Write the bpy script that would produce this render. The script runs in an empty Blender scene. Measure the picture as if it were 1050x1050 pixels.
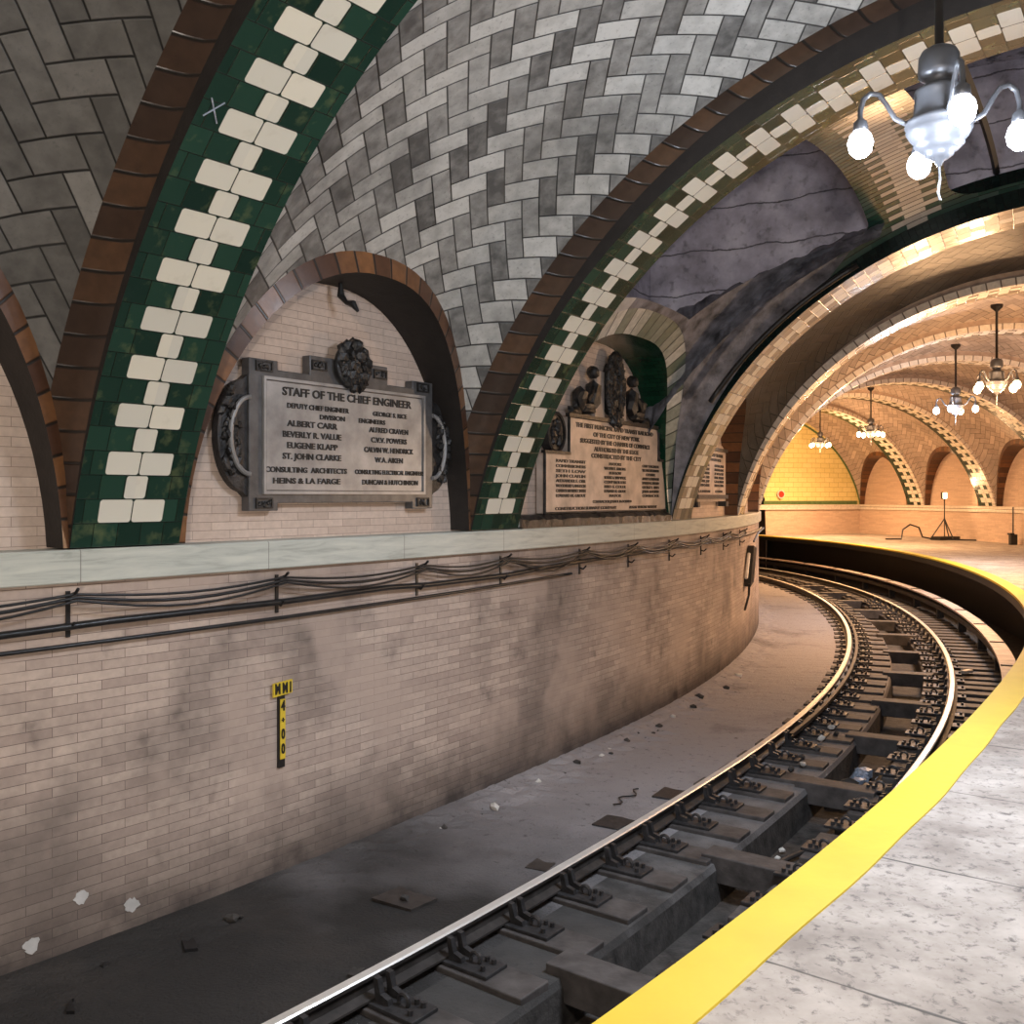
import bpy, bmesh, math, random
import numpy as np
from mathutils import Vector, Matrix
random.seed(7)
rng = np.random.default_rng(7)
C = bpy.context.scene.collection
scene = bpy.context.scene
PI = math.pi

# ------------------------------------------------------------------ camera
cam_d = bpy.data.cameras.new('camera')
cam = bpy.data.objects.new('camera', cam_d); C.objects.link(cam)
cam.location = (0, 0, 0); cam.rotation_euler = (PI/2, 0, 0)
cam_d.sensor_fit = 'HORIZONTAL'; cam_d.sensor_width = 36
cam_d.lens = 36*994.26/1050
cam_d.shift_y = -(525-509.46)/1050
cam_d.clip_start = 0.05; cam_d.clip_end = 200
scene.camera = cam

# ------------------------------------------------------------------ world, exposure, lamp strengths
w = bpy.data.worlds.new('world'); scene.world = w; w.use_nodes = True
w.node_tree.nodes['Background'].inputs[0].default_value = (0.8, 0.86, 1, 1)
w.node_tree.nodes['Background'].inputs[1].default_value = 0.006
scene.view_settings.view_transform = 'Standard'
scene.view_settings.look = 'None'
scene.view_settings.gamma = 1
scene.view_settings.exposure = 0.0
LAMP = 2.2                                   # one dial for every chandelier
COOL = (0.80, 0.88, 1.0); NEUT = (1.0, 0.90, 0.80); WARM = (1.0, 0.56, 0.27)
FILL_MID = 850; FILL_NEAR = 900; WORK_FAR = 60  # near and mid lamps are added fill, their stands unseen
scene.cycles.max_bounces = 6
scene.cycles.diffuse_bounces = 4

# ------------------------------------------------------------------ the curved line of the track (s along, t to the right, z up)
KN = [-2, 0, 2, 4, 6, 8, 11, 14, 18, 22, 30, 40.]
KV = [-0.035, -0.034, -0.0307, -0.0291, -0.0308, -0.022, -0.0144-0.006, -0.0287, -0.0269, -0.0250, -0.0298, -0.0469]
KV = [-0.03499, -0.03395, -0.03068, -0.02906, -0.03079, -0.01599, -0.0144, -0.03068, -0.0269, -0.02241, -0.0298, -0.04689]
DS = 0.02
_s = np.arange(-2, 60, DS)
_k = np.interp(_s, KN, KV)
_th = 0.93053 + np.concatenate([[0], np.cumsum((_k[1:]+_k[:-1])/2)*DS])
_hx, _hy = np.sin(_th), np.cos(_th)
_x = np.concatenate([[0], np.cumsum((_hx[1:]+_hx[:-1])/2)*DS]); _y = np.concatenate([[0], np.cumsum((_hy[1:]+_hy[:-1])/2)*DS])
_i = int(round(2/DS)); _x = _x-_x[_i]-4.68808; _y = _y-_y[_i]
def head(s):
    return float(np.interp(s, _s, _th)) if s >= -2 else 0.93053
def F(s, t, z=0.0):
    if s < -2:
        x, y, th = _x[0]+(s+2)*_hx[0], _y[0]+(s+2)*_hy[0], 0.93053
    else:
        x, y, th = np.interp(s, _s, _x), np.interp(s, _s, _y), np.interp(s, _s, _th)
    return Vector((float(x+math.cos(th)*t), float(y-math.sin(th)*t), z))
EYE = 1.463
ZP = -EYE            # platform
ZR = -2.552          # rail head
ZT = -2.70           # tie tops
ZB = -2.728          # trackbed
TW = -2.468          # track wall face
TE = 1.617           # platform edge
TP = 6.70            # platform wall face
LT, LB = -0.3086, -0.503   # ledge top, bottom
ZS = -0.30           # springing
TC = (TW+TP)/2

# ------------------------------------------------------------------ mesh building
class MB:
    def __init__(self): self.v = []; self.f = []; self.m = []; self.uv = []
    def quad(self, ids, m=0, uv=None):
        self.f.append(tuple(ids)); self.m.append(m); self.uv.append(uv or [(0, 0)]*len(ids))
    def grid(self, P, UV=None, m=0, flip=False, keep=None, mat=None, close=False):
        n = len(P); k = len(P[0]); b = len(self.v)
        for r in P: self.v.extend([tuple(p) for p in r])
        for i in range(n-1):
            for j in range(k-1):
                if keep and not keep(i, j): continue
                q = [(i, j), (i+1, j), (i+1, j+1), (i, j+1)]
                if flip: q = q[::-1]
                self.quad([b+a*k+c for a, c in q], mat(i, j) if mat else m, [UV[a][c] for a, c in q] if UV else None)
    def box(self, x0, x1, y0, y1, z0, z1, m=0, M=None):
        b = len(self.v)
        for z in (z0, z1):
            for x, y in ((x0, y0), (x1, y0), (x1, y1), (x0, y1)):
                p = Vector((x, y, z)); self.v.append(tuple(M @ p if M else p))
        for q in ((3, 2, 1, 0), (4, 5, 6, 7), (0, 1, 5, 4), (1, 2, 6, 5), (2, 3, 7, 6), (3, 0, 4, 7)):
            self.quad([b+i for i in q], m, [(0, 0), (1, 0), (1, 1), (0, 1)])
    def prism(self, pts, y0, y1, m=0, M=None):   # outline in local x,z extruded along y (front y0)
        b = len(self.v); n = len(pts)
        for y in (y0, y1):
            for x, z in pts:
                p = Vector((x, y, z)); self.v.append(tuple(M @ p if M else p))
        self.quad([b+i for i in range(n)], m, list(pts))
        self.quad([b+n+i for i in range(n)][::-1], m, list(pts)[::-1])
        for i in range(n):
            j = (i+1) % n
            self.quad([b+i, b+n+i, b+n+j, b+j], m)
    def tube(self, pts, r, seg=8, m=0, cap=True):
        pts = [Vector(p) for p in pts]; n = len(pts); b = len(self.v)
        rr = r if isinstance(r, (list, tuple)) else [r]*n
        up = Vector((0, 0, 1))
        prev = None
        for i, p in enumerate(pts):
            d = (pts[min(i+1, n-1)]-pts[max(i-1, 0)]).normalized()
            if prev is None:
                a = d.cross(up)
                if a.length < 0.1: a = d.cross(Vector((1, 0, 0)))
                a.normalize()
            else:
                a = prev-d*prev.dot(d); a.normalize()
            prev = a
            c = d.cross(a)
            for k in range(seg):
                th = 2*PI*k/seg
                self.v.append(tuple(p+(a*math.cos(th)+c*math.sin(th))*rr[i]))
        for i in range(n-1):
            for k in range(seg):
                l = (k+1) % seg
                self.quad([b+i*seg+k, b+i*seg+l, b+(i+1)*seg+l, b+(i+1)*seg+k], m)
        if cap:
            self.quad([b+k for k in range(seg)], m); self.quad([b+(n-1)*seg+k for k in range(seg)][::-1], m)
    def lathe(self, prof, seg=20, m=0, o=(0, 0, 0), M=None):
        b = len(self.v)
        for r, z in prof:
            for k in range(seg):
                th = 2*PI*k/seg
                p = Vector((o[0]+r*math.cos(th), o[1]+r*math.sin(th), o[2]+z))
                self.v.append(tuple(M @ p if M else p))
        for i in range(len(prof)-1):
            for k in range(seg):
                l = (k+1) % seg
                self.quad([b+i*seg+k, b+i*seg+l, b+(i+1)*seg+l, b+(i+1)*seg+k], m)
    def blob(self, c, r, seed=0, m=0, sub=1, jag=.35, sc=(1, 1, 1)):
        bm = bmesh.new(); bmesh.ops.create_icosphere(bm, subdivisions=sub, radius=1)
        R = random.Random(seed); b = len(self.v)
        for v in bm.verts:
            k = 1+R.uniform(-jag, jag)
            self.v.append((c[0]+v.co.x*r*k*sc[0], c[1]+v.co.y*r*k*sc[1], c[2]+v.co.z*r*k*sc[2]))
        for f in bm.faces: self.quad([b+v.index for v in f.verts], m)
        bm.free()
    def build(self, name, mats, parent=None, smooth=False, M=None, bevel=0):
        me = bpy.data.meshes.new(name)
        me.from_pydata(self.v, [], self.f)
        if not isinstance(mats, (list, tuple)): mats = [mats]
        for m_ in mats: me.materials.append(m_)
        uv = me.uv_layers.new(name='UVMap')
        k = 0
        flat = np.array([c for u in self.uv for c in u], dtype=np.float32).ravel()
        uv.data.foreach_set('uv', flat)
        me.polygons.foreach_set('material_index', self.m)
        if smooth: me.polygons.foreach_set('use_smooth', [True]*len(self.f))
        me.update()
        o = bpy.data.objects.new(name, me); C.objects.link(o)
        if parent: o.parent = parent
        if M is not None: o.matrix_world = M
        if bevel:
            bv = o.modifiers.new('bevel', 'BEVEL'); bv.width = bevel; bv.segments = 2; bv.limit_method = 'ANGLE'
        return o
def struct(o): o['kind'] = 'structure'; return o
def tag(o, label, cat, group=None, kind=None):
    o['label'] = label; o['category'] = cat
    if group: o['group'] = group
    if kind: o['kind'] = kind
    return o
def thing(name, label, cat, loc=(0, 0, 0), rz=0, group=None):
    o = bpy.data.objects.new(name, None); C.objects.link(o)
    o.location = loc; o.rotation_euler = (0, 0, rz); o.empty_display_size = .1
    return tag(o, label, cat, group)
def dup(root, loc, rz, label=None, group=None):
    r = root.copy(); C.objects.link(r); r.location = loc; r.rotation_euler = (0, 0, rz)
    if label: r['label'] = label
    if group: r['group'] = group
    for ch in list(root.children):
        c = ch.copy(); C.objects.link(c); c.parent = r
        for g in ch.children:
            d = g.copy(); C.objects.link(d); d.parent = c
    return r
def SL(name, a): return a

# ------------------------------------------------------------------ materials
class NT:
    def __init__(self, name):
        self.mat = bpy.data.materials.new(name); self.mat.use_nodes = True
        self.t = self.mat.node_tree; self.b = self.t.nodes['Principled BSDF']
    def n(self, ty, **kw):
        o = self.t.nodes.new(ty)
        for k, v in kw.items(): setattr(o, k, v)
        return o
    def put(self, sock, v):
        if isinstance(v, bpy.types.NodeSocket): self.t.links.new(v, sock)
        elif v is not None: sock.default_value = v
    def m(self, op, a, b=None, c=None):
        o = self.n('ShaderNodeMath', operation=op)
        self.put(o.inputs[0], a); self.put(o.inputs[1], b)
        if c is not None: self.put(o.inputs[2], c)
        return o.outputs[0]
    def mix(self, f, a, b, bt='MIX'):
        o = self.n('ShaderNodeMix', data_type='RGBA', blend_type=bt)
        self.put(o.inputs[0], f)
        for i, v in ((6, a), (7, b)):
            if isinstance(v, (tuple, list)) and len(v) == 3: v = (*v, 1)
            self.put(o.inputs[i], v)
        return o.outputs[2]
    def ramp(self, f, stops):
        o = self.n('ShaderNodeValToRGB'); e = o.color_ramp.elements
        while len(e) < len(stops): e.new(0.5)
        for i, (p, c) in enumerate(stops):
            e[i].position = p; e[i].color = (*c, 1) if len(c) == 3 else c
        self.put(o.inputs[0], f); return o.outputs[0]
    def rng(self, v, a, b, c=0., d=1.):
        o = self.n('ShaderNodeMapRange'); self.put(o.inputs[0], v)
        for i, x in enumerate((a, b, c, d)): self.put(o.inputs[i+1], x)
        return o.outputs[0]
    def uv(self):
        s = self.n('ShaderNodeSeparateXYZ'); u = self.n('ShaderNodeUVMap'); self.put(s.inputs[0], u.outputs[0])
        return s.outputs[0], s.outputs[1], u.outputs[0]
    def pos(self):
        return self.n('ShaderNodeNewGeometry').outputs['Position']
    def noise(self, vec, sc, det=4, rough=.55, dist=0.):
        o = self.n('ShaderNodeTexNoise'); self.put(o.inputs['Vector'], vec)
        o.inputs['Scale'].default_value = sc; o.inputs['Detail'].default_value = det
        o.inputs['Roughness'].default_value = rough; o.inputs['Distortion'].default_value = dist
        return o.outputs[0]
    def white(self, a, b):
        c = self.n('ShaderNodeCombineXYZ'); self.put(c.inputs[0], a); self.put(c.inputs[1], b)
        o = self.n('ShaderNodeTexWhiteNoise', noise_dimensions='2D'); self.put(o.inputs[0], c.outputs[0])
        return o.outputs[0]
    def bump(self, h, st=.4, d=.01):
        o = self.n('ShaderNodeBump'); o.inputs['Strength'].default_value = st; o.inputs['Distance'].default_value = d
        self.put(o.inputs['Height'], h); self.put(self.b.inputs['Normal'], o.outputs[0])
    def out(self, col, rough=.6, metal=0., spec=.5):
        if isinstance(col, (tuple, list)) and len(col) == 3: col = (*col, 1)
        self.put(self.b.inputs['Base Color'], col); self.put(self.b.inputs['Roughness'], rough)
        self.put(self.b.inputs['Metallic'], metal); self.put(self.b.inputs['Specular IOR Level'], spec)
        return self.mat
    def box_edge(self, lx, ly, L, W, g, soft=.012):      # 1 inside a tile, 0 in its joint
        dx = self.m('MINIMUM', lx, self.m('SUBTRACT', L, lx)); dy = self.m('MINIMUM', ly, self.m('SUBTRACT', W, ly))
        return self.rng(self.m('MINIMUM', dx, dy), g, g+soft)

def simple(name, col, rough=.6, metal=0., var=.25, sc=8., bump=.15, spec=.5):
    t = NT(name); p = t.pos(); n = t.noise(p, sc, 5)
    k = t.rng(n, .3, .7, 1-var, 1+var)
    c = t.n('ShaderNodeVectorMath', operation='SCALE'); c.inputs[0].default_value = col; t.put(c.inputs['Scale'], k)
    if bump: t.bump(t.noise(p, sc*4, 3), bump, .01)
    return t.out(c.outputs[0], rough, metal, spec)

def herring(name, light, dark, joint, soot=(.07, .07, .07), contrast=1., sootamt=.6, W=.152):
    t = NT(name); u, v, uv = t.uv()
    r = 1/(W*math.sqrt(2))
    x = t.m('MULTIPLY', t.m('ADD', u, v), r); y = t.m('MULTIPLY', t.m('SUBTRACT', v, u), r)
    x = t.m('ADD', x, 400.); y = t.m('ADD', y, 403.)
    i = t.m('FLOOR', x); j = t.m('FLOOR', y)
    fx = t.m('SUBTRACT', x, i); fy = t.m('SUBTRACT', y, j)
    k = t.m('MODULO', t.m('ADD', t.m('SUBTRACT', i, j), 4000.), 4.)
    k = t.m('ROUND', k)
    vert = t.m('GREATER_THAN', k, 1.5)
    k1 = t.m('COMPARE', k, 1., .1); k2 = t.m('COMPARE', k, 2., .1)
    hx = t.m('ADD', fx, k1); vy = t.m('ADD', fy, k2)
    g = .018
    eh = t.box_edge(hx, fy, 2., 1., g, .035); ev = t.box_edge(fx, vy, 1., 2., g, .035)
    e = t.m('ADD', t.m('MULTIPLY', eh, t.m('SUBTRACT', 1., vert)), t.m('MULTIPLY', ev, vert))
    bi = t.m('SUBTRACT', i, k1); bj = t.m('SUBTRACT', j, k2)
    rnd = t.white(t.m('ADD', bi, .37), t.m('ADD', bj, .11))
    rnd2 = t.white(t.m('ADD', bi, 7.7), t.m('ADD', bj, 3.3))
    tone = t.m('ADD', t.m('MULTIPLY', rnd, .45), t.m('MULTIPLY', t.m('SUBTRACT', 1., vert), .55*contrast))
    tone = t.m('ADD', tone, t.m('MULTIPLY', t.m('GREATER_THAN', rnd2, .86), .3*(1.4-contrast)))
    p = t.pos()
    n1 = t.noise(p, 9, 5); n2 = t.noise(p, .55, 3)
    tone = t.m('ADD', tone, t.rng(n1, .3, .7, -.20, .20))
    col = t.mix(t.rng(tone, 0., 1.), dark, light)
    sm = t.m('MULTIPLY', t.rng(t.noise(p, .8, 5, .6), .52, .72), sootamt)
    col = t.mix(sm, col, soot)
    col = t.mix(t.rng(t.noise(p, 38, 4, .7), .56, .72, 0., .45), col, soot)
    jc = t.mix(t.rng(t.noise(p, 1.3, 3), .40, .62), joint, (joint[0]*.18, joint[1]*.18, joint[2]*.18))
    col = t.mix(e, jc, col)
    t.bump(t.m('ADD', e, t.m('MULTIPLY', n1, .3)), .5, .012)
    return t.out(col, .45, 0, .4)

def border(name, base, joint, glint, period=.19):       # one row of square border tiles along v, u across
    t = NT(name); u, v, uv = t.uv(); p = t.pos()
    q = t.m('ADD', t.m('DIVIDE', v, period), 100.); i = t.m('FLOOR', q); f = t.m('SUBTRACT', q, i)
    e = t.rng(t.m('MINIMUM', f, t.m('SUBTRACT', 1., f)), .03, .07)
    rnd = t.white(t.m('ADD', i, .5), 2.2)
    c = t.mix(t.m('POWER', rnd, 1.6), base, glint)
    n = t.noise(p, 14, 4)
    c = t.mix(t.rng(n, .35, .75, 0., .45), c, (base[0]*.4, base[1]*.4, base[2]*.4))
    c = t.mix(e, joint, c)
    t.bump(t.m('ADD', e, t.m('MULTIPLY', n, .25)), .4, .01)
    return t.out(c, .3, 0, .5)

def chevron(name, green, cream, joint, row=.15, bias=0.):      # soffit: green ground with stepped cream tiles
    t = NT(name); u, v, uv = t.uv(); p = t.pos()
    q = t.m('ADD', t.m('DIVIDE', v, row), 100.); i = t.m('FLOOR', q); fy = t.m('SUBTRACT', q, i)
    odd = t.m('ROUND', t.m('MODULO', i, 2.))
    a = t.m('ABSOLUTE', u)
    # single row |u|<.075 ; pair row |u|<.225 split at 0
    ins = t.m('SUBTRACT', .076, a)
    pair = t.m('SUBTRACT', t.m('MINIMUM', t.m('SUBTRACT', .225, a), a), t.m('MULTIPLY', t.m('LESS_THAN', i, 99.5), 1.))
    ins = t.m('SUBTRACT', ins, t.m('MULTIPLY', t.m('LESS_THAN', i, 99.5), 1.))
    d = t.m('ADD', t.m('MULTIPLY', ins, odd), t.m('MULTIPLY', pair, t.m('SUBTRACT', 1., odd)))
    dy = t.m('MULTIPLY', t.m('MINIMUM', fy, t.m('SUBTRACT', 1., fy)), row)
    # rounded corner distance
    rx = t.m('MAXIMUM', t.m('SUBTRACT', .022, d), 0.); ry = t.m('MAXIMUM', t.m('SUBTRACT', .022, dy), 0.)
    rr = t.m('SQRT', t.m('ADD', t.m('MULTIPLY', rx, rx), t.m('MULTIPLY', ry, ry)))
    incr = t.rng(rr, .0165, .0200, 1., 0.)
    # green joints
    gx = t.m('ADD', t.m('DIVIDE', u, .16), t.m('ADD', t.m('MULTIPLY', odd, .5), 50.))
    gi = t.m('FLOOR', gx); gf = t.m('SUBTRACT', gx, gi)
    ge = t.m('MINIMUM', t.m('MULTIPLY', t.m('MINIMUM', gf, t.m('SUBTRACT', 1., gf)), .16), dy)
    gj = t.rng(ge, .001, .005)
    rnd = t.white(t.m('ADD', gi, .5), t.m('ADD', i, .25)); rnd2 = t.white(t.m('ADD', i, 5.5), t.m('SIGN', u))
    n = t.noise(p, 7, 4); n3 = t.noise(p, 2.2, 3)
    gc = t.mix(rnd, (green[0]*.55, green[1]*.55, green[2]*.6), (green[0]*1.4, green[1]*1.25, green[2]*1.3))
    gc = t.mix(t.rng(n, .58, .75, 0., .5), gc, (.17, .20, .09))
    gc = t.mix(gj, (green[0]*.3, green[1]*.3, green[2]*.3), gc)
    cc = t.mix(rnd2, cream, (cream[0]*.86, cream[1]*.88, cream[2]*.92))
    cc = t.mix(t.rng(n, .6, .8, 0., .3), cc, (.35, .30, .22))
    col = t.mix(incr, gc, cc)
    t.bump(t.m('ADD', t.m('MAXIMUM', incr, t.m('MULTIPLY', gj, .8)), t.m('MULTIPLY', n3, .5)), .35, .008)
    return t.out(col, t.m('ADD', .22, t.m('MULTIPLY', incr, .15)), 0, .5)

def bricks(name, c1, c2, joint, bw=.30, bh=.058, stain=True, rough=.75, offs=.5, ms=.002):
    t = NT(name); u, v, uv = t.uv(); p = t.pos()
    b = t.n('ShaderNodeTexBrick'); t.put(b.inputs['Vector'], uv)
    b.offset = offs; b.inputs['Scale'].default_value = 1
    b.inputs['Color1'].default_value = (*c1, 1); b.inputs['Color2'].default_value = (*c2, 1); b.inputs['Mortar'].default_value = (*joint, 1)
    b.inputs['Mortar Size'].default_value = ms; b.inputs['Mortar Smooth'].default_value = .25; b.inputs['Bias'].default_value = -.1
    b.inputs['Brick Width'].default_value = bw; b.inputs['Row Height'].default_value = bh
    col = b.outputs[0]
    n = t.noise(p, 3, 6, .6); n2 = t.noise(p, 22, 4)
    col = t.mix(t.rng(n2, .3, .7, .0, .25), col, (c2[0]*.5, c2[1]*.5, c2[2]*.5))
    if stain:
        big = t.noise(p, .75, 5, .62)
        col = t.mix(t.rng(big, .47, .66, 0., .72), col, (.13, .108, .098))
        col = t.mix(t.rng(t.noise(p, .35, 3, .5), .50, .62, 0., .4), col, (.20, .17, .16))
        col = t.mix(t.rng(n, .60, .78, 0., .6), col, (.06, .052, .05))
        # broad worn, plastered-over patches that hide the joints
        wp = t.rng(t.noise(p, 1.1, 3), .52, .60, 0., .65)
        col = t.mix(wp, col, (c1[0]*.78, c1[1]*.76, c1[2]*.76))
        # soot line along the foot of the wall and under the pipe run
        ft = t.rng(t.m('ADD', v, t.rng(n, .2, .8, -.25, .25)), -2.75, -2.0, .95, 0.)
        col = t.mix(ft, col, (.05, .042, .04))
    t.bump(t.m('ADD', t.m('MULTIPLY', b.outputs[1], -1.), t.m('MULTIPLY', n2, .4)), .45, .006)
    return t.out(col, rough, 0, .3)

M = {}
M['herr'] = herring('herringbone_grey_tile', (.58, .575, .55), (.105, .103, .10), (.05, .05, .048), sootamt=.8)
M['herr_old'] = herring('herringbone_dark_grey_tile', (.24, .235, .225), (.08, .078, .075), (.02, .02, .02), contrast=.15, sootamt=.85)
M['herr_shade'] = herring('shaded_herringbone_tile', (.042, .036, .036), (.02, .018, .018), (.02, .02, .02), contrast=.4, sootamt=.9)  # shade of the dim vault bay painted into the tile colours
M['herr_warm'] = herring('herringbone_warm_lit_tile', (.60, .50, .42), (.36, .29, .24), (.20, .17, .14), contrast=.5, sootamt=.4)  # same tile with the warm lamplight put into its colour
M['brown'] = border('brown_border_tile', (.085, .040, .024), (.02, .015, .012), (.26, .12, .05))
M['brown_dark'] = border('dark_brown_border_tile', (.040, .024, .018), (.012, .010, .009), (.10, .052, .028))
M['greenring'] = border('green_cream_border_tile', (.16, .20, .15), (.05, .06, .05), (.85, .83, .78))
M['creamring'] = border('cream_border_tile', (.76, .69, .60), (.16, .13, .10), (.86, .80, .72), .2)
M['green_side'] = bricks('blackish_green_tile', (.008, .020, .017), (.004, .010, .010), (.003, .004, .004), .15, .075, False, .2)
M['green_soffit'] = bricks('green_soffit_tile', (.012, .06, .032), (.008, .035, .02), (.005, .01, .008), .15, .075, False, .15)
M['chev'] = chevron('green_cream_soffit_tile', (.014, .048, .031), (.80, .77, .66), (0, 0, 0))
M['chev_pale'] = chevron('buff_cream_soffit_tile', (.34, .32, .24), (.84, .79, .68), (0, 0, 0))
M['soot'] = simple('soot_and_shade_black', (.018, .015, .014), .7, bump=.3)  # grime, with the shade of rib sides and recesses mixed into the black
M['brick'] = bricks('pink_roman_brick', (.60, .49, .42), (.43, .34, .295), (.17, .13, .115))
M['brick_niche'] = bricks('pink_roman_brick_clean', (.70, .57, .49), (.58, .46, .39), (.32, .24, .20), stain=False)
M['brick_far'] = bricks('buff_roman_brick', (.72, .56, .44), (.60, .45, .35), (.50, .38, .29), stain=False)
M['white_tile'] = bricks('glazed_yellow_tile', (.86, .74, .34), (.80, .68, .28), (.42, .33, .08), .42, .19, False, .3, ms=.007)
M['green_far'] = simple('olive_green_border', (.10, .17, .06), .4)
def marble():
    t = NT('pale_ledge_stone'); u, v, uv = t.uv(); p = t.pos()
    s = t.n('ShaderNodeMapping'); t.put(s.inputs[0], uv); s.inputs['Scale'].default_value = (.8, 9, 1)
    n = t.noise(s.outputs[0], 2.5, 6, .65, .6)
    c = t.ramp(n, [(.3, (.62, .64, .58)), (.55, (.50, .53, .49)), (.7, (.36, .38, .35))])
    q = t.m('ADD', t.m('DIVIDE', u, 1.45), 40.); f = t.m('FRACT', q)
    j = t.rng(t.m('MINIMUM', f, t.m('SUBTRACT', 1., f)), .001, .003)
    c = t.mix(j, (.2, .2, .18), c)
    return t.out(c, .5, 0, .4)
M['marble'] = marble()
def platform():
    t = NT('platform_stone'); u, v, uv = t.uv(); p = t.pos()
    q = t.m('ADD', t.m('DIVIDE', t.m('SUBTRACT', u, 5.86), 1.07), 40.); f = t.m('FRACT', q); i = t.m('FLOOR', q)
    wob = t.rng(t.noise(p, 5, 3), .3, .7, -.006, .006)
    e = t.rng(t.m('MINIMUM', f, t.m('SUBTRACT', 1., t.m('ADD', f, wob))), .002, .008)
    n = t.noise(p, 3, 7, .62); n2 = t.noise(p, 22, 6, .7, .4); n3 = t.noise(p, 1.0, 3)
    c = t.ramp(n, [(.32, (.26, .225, .20)), (.5, (.40, .355, .32)), (.68, (.52, .47, .43))])
    c = t.mix(t.rng(n2, .53, .66, 0., .85), c, (.11, .10, .095))
    c = t.mix(t.rng(n3, .55, .7, 0., .4), c, (.28, .27, .26))
    c = t.mix(e, (.10, .095, .09), c)
    t.bump(t.m('ADD', t.m('MULTIPLY', n2, -.6), e), .5, .008)
    return t.out(c, .7, 0, .3)
M['platform'] = platform()
def dirt():
    t = NT('trackbed_dirt'); u, v, uv = t.uv(); p = t.pos()
    n = t.noise(p, 1.2, 6, .6); n2 = t.noise(p, 14, 6, .7); n3 = t.noise(p, .45, 4, .6)
    dust = t.m('MULTIPLY', t.rng(n3, .40, .62), t.rng(n, .3, .6))
    c = t.mix(n, (.018, .017, .017), (.045, .043, .042))
    c = t.mix(t.m('MULTIPLY', t.rng(t.m('ADD', u, t.rng(t.noise(p, .9, 3), .3, .7, -.7, .7)), 7.4, 10.8), .92), c, (.40, .375, .385))  # shade painted in: bed dark near the camera, paler farther along
    c = t.mix(t.rng(n2, .58, .72, 0., .8), c, (.03, .026, .024))
    c = t.mix(t.rng(n, .55, .75, 0., .5), c, (.06, .05, .045))
    t.bump(t.m('ADD', n2, t.noise(p, 45, 3)), .7, .02)
    return t.out(c, .75, 0, .3)
M['dirt'] = dirt()
M['gravel'] = simple('grimy_trough', (.05, .045, .042), .8, var=.6, sc=9, bump=.6)
M['timber'] = simple('creosoted_timber', (.07, .062, .06), .65, var=.5, sc=6, bump=.4)
M['infill'] = None
def infill():
    t = NT('dusty_concrete_infill'); u, v, uv = t.uv(); p = t.pos()
    n = t.noise(p, 5, 5, .6); n2 = t.noise(p, 20, 5, .7)
    c = t.mix(n, (.03, .028, .027), (.09, .085, .083))
    c = t.mix(t.m('MULTIPLY', t.rng(t.m('ADD', u, t.rng(n, .3, .7, -1, 1)), 8.5, 12.), .8), c, (.26, .245, .245))  # near end darkened like the bed, shade put into the colour
    c = t.mix(t.rng(n2, .58, .72, 0., .7), c, (.03, .03, .03))
    t.bump(n2, .5, .02)
    return t.out(c, .75, 0, .3)
M['infill'] = infill()
M['railtop'] = simple('polished_rail_head', (.90, .88, .84), .33, .55, var=.08, bump=0)
M['rail'] = simple('rusty_rail_steel', (.055, .048, .045), .5, .3, var=.4, sc=10)
M['plate'] = simple('grimy_steel_plate', (.05, .048, .05), .45, .4, var=.4, sc=20)
M['yellow'] = simple('yellow_edge_paint', (.68, .50, .04), .5, var=.06, sc=4, bump=.15)
M['black'] = simple('black_paint', (.012, .012, .013), .5, bump=.05)
M['conduit'] = simple('black_conduit', (.022, .022, .023), .35, .2, var=.3)
M['iron'] = simple('dark_cast_bronze', (.045, .044, .045), .42, .6, var=.5, sc=14, bump=.5)
M['zinc'] = simple('dull_grey_bronze', (.36, .36, .37), .42, .35, var=.3, sc=5, bump=.1)
M['zinc_frame'] = simple('darker_grey_bronze', (.12, .12, .125), .4, .35, var=.3, sc=9, bump=.15)
M['letters'] = simple('blackened_letters', (.015, .015, .016), .5)
M['tablet'] = simple('pinkish_bronze_tablet', (.52, .44, .39), .45, .15, var=.3, sc=5, bump=.15)
M['cover'] = simple('pale_cover_board', (.55, .47, .42), .6, var=.25, sc=5)
M['plaster'] = simple('buff_plaster', (.42, .32, .25), .7)
M['concrete'] = None
def concrete():
    t = NT('board_marked_concrete'); p = t.pos(); u, v, uv = t.uv()
    n = t.noise(p, 1.6, 7, .62); n2 = t.noise(p, 8, 5)
    q = t.m('FRACT', t.m('ADD', t.m('DIVIDE', t.m('ADD', v, t.rng(n, .3, .7, -.04, .04)), .52), 20.)); e = t.rng(t.m('MINIMUM', q, t.m('SUBTRACT', 1., q)), .006, .022)
    c = t.ramp(n, [(.32, (.34, .32, .37)), (.5, (.60, .57, .66)), (.66, (.86, .83, .92))])
    c = t.mix(t.rng(n2, .56, .72, 0., .6), c, (.13, .125, .14))
    c = t.mix(e, (.18, .17, .19), c)
    t.bump(t.m('ADD', n2, e), .6, .03)
    return t.out(c, .7, 0, .3)
M['concrete'] = concrete()
M['rough'] = simple('tarred_rubble', (.17, .17, .195), .55, var=.75, sc=5, bump=1.0)
M['whitewash'] = simple('whitewashed_tile', (.55, .55, .55), .5, var=.35, sc=3, bump=.2)
M['lampmetal'] = simple('pale_grey_lamp_metal', (.12, .125, .14), .35, .3, var=.1, bump=0)
M['rodmetal'] = simple('dark_lamp_rod', (.03, .025, .022), .5, .3, bump=0)
M['stonewhite'] = simple('pale_debris', (.65, .62, .58), .7, var=.2)
M['bluefoil'] = simple('bluish_wrapper', (.35, .42, .55), .3, .2, var=.5, sc=30)
M['pink'] = simple('pink_scrap', (.75, .33, .30), .6)
M['red'] = simple('red_enamel', (.55, .04, .02), .4)
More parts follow.
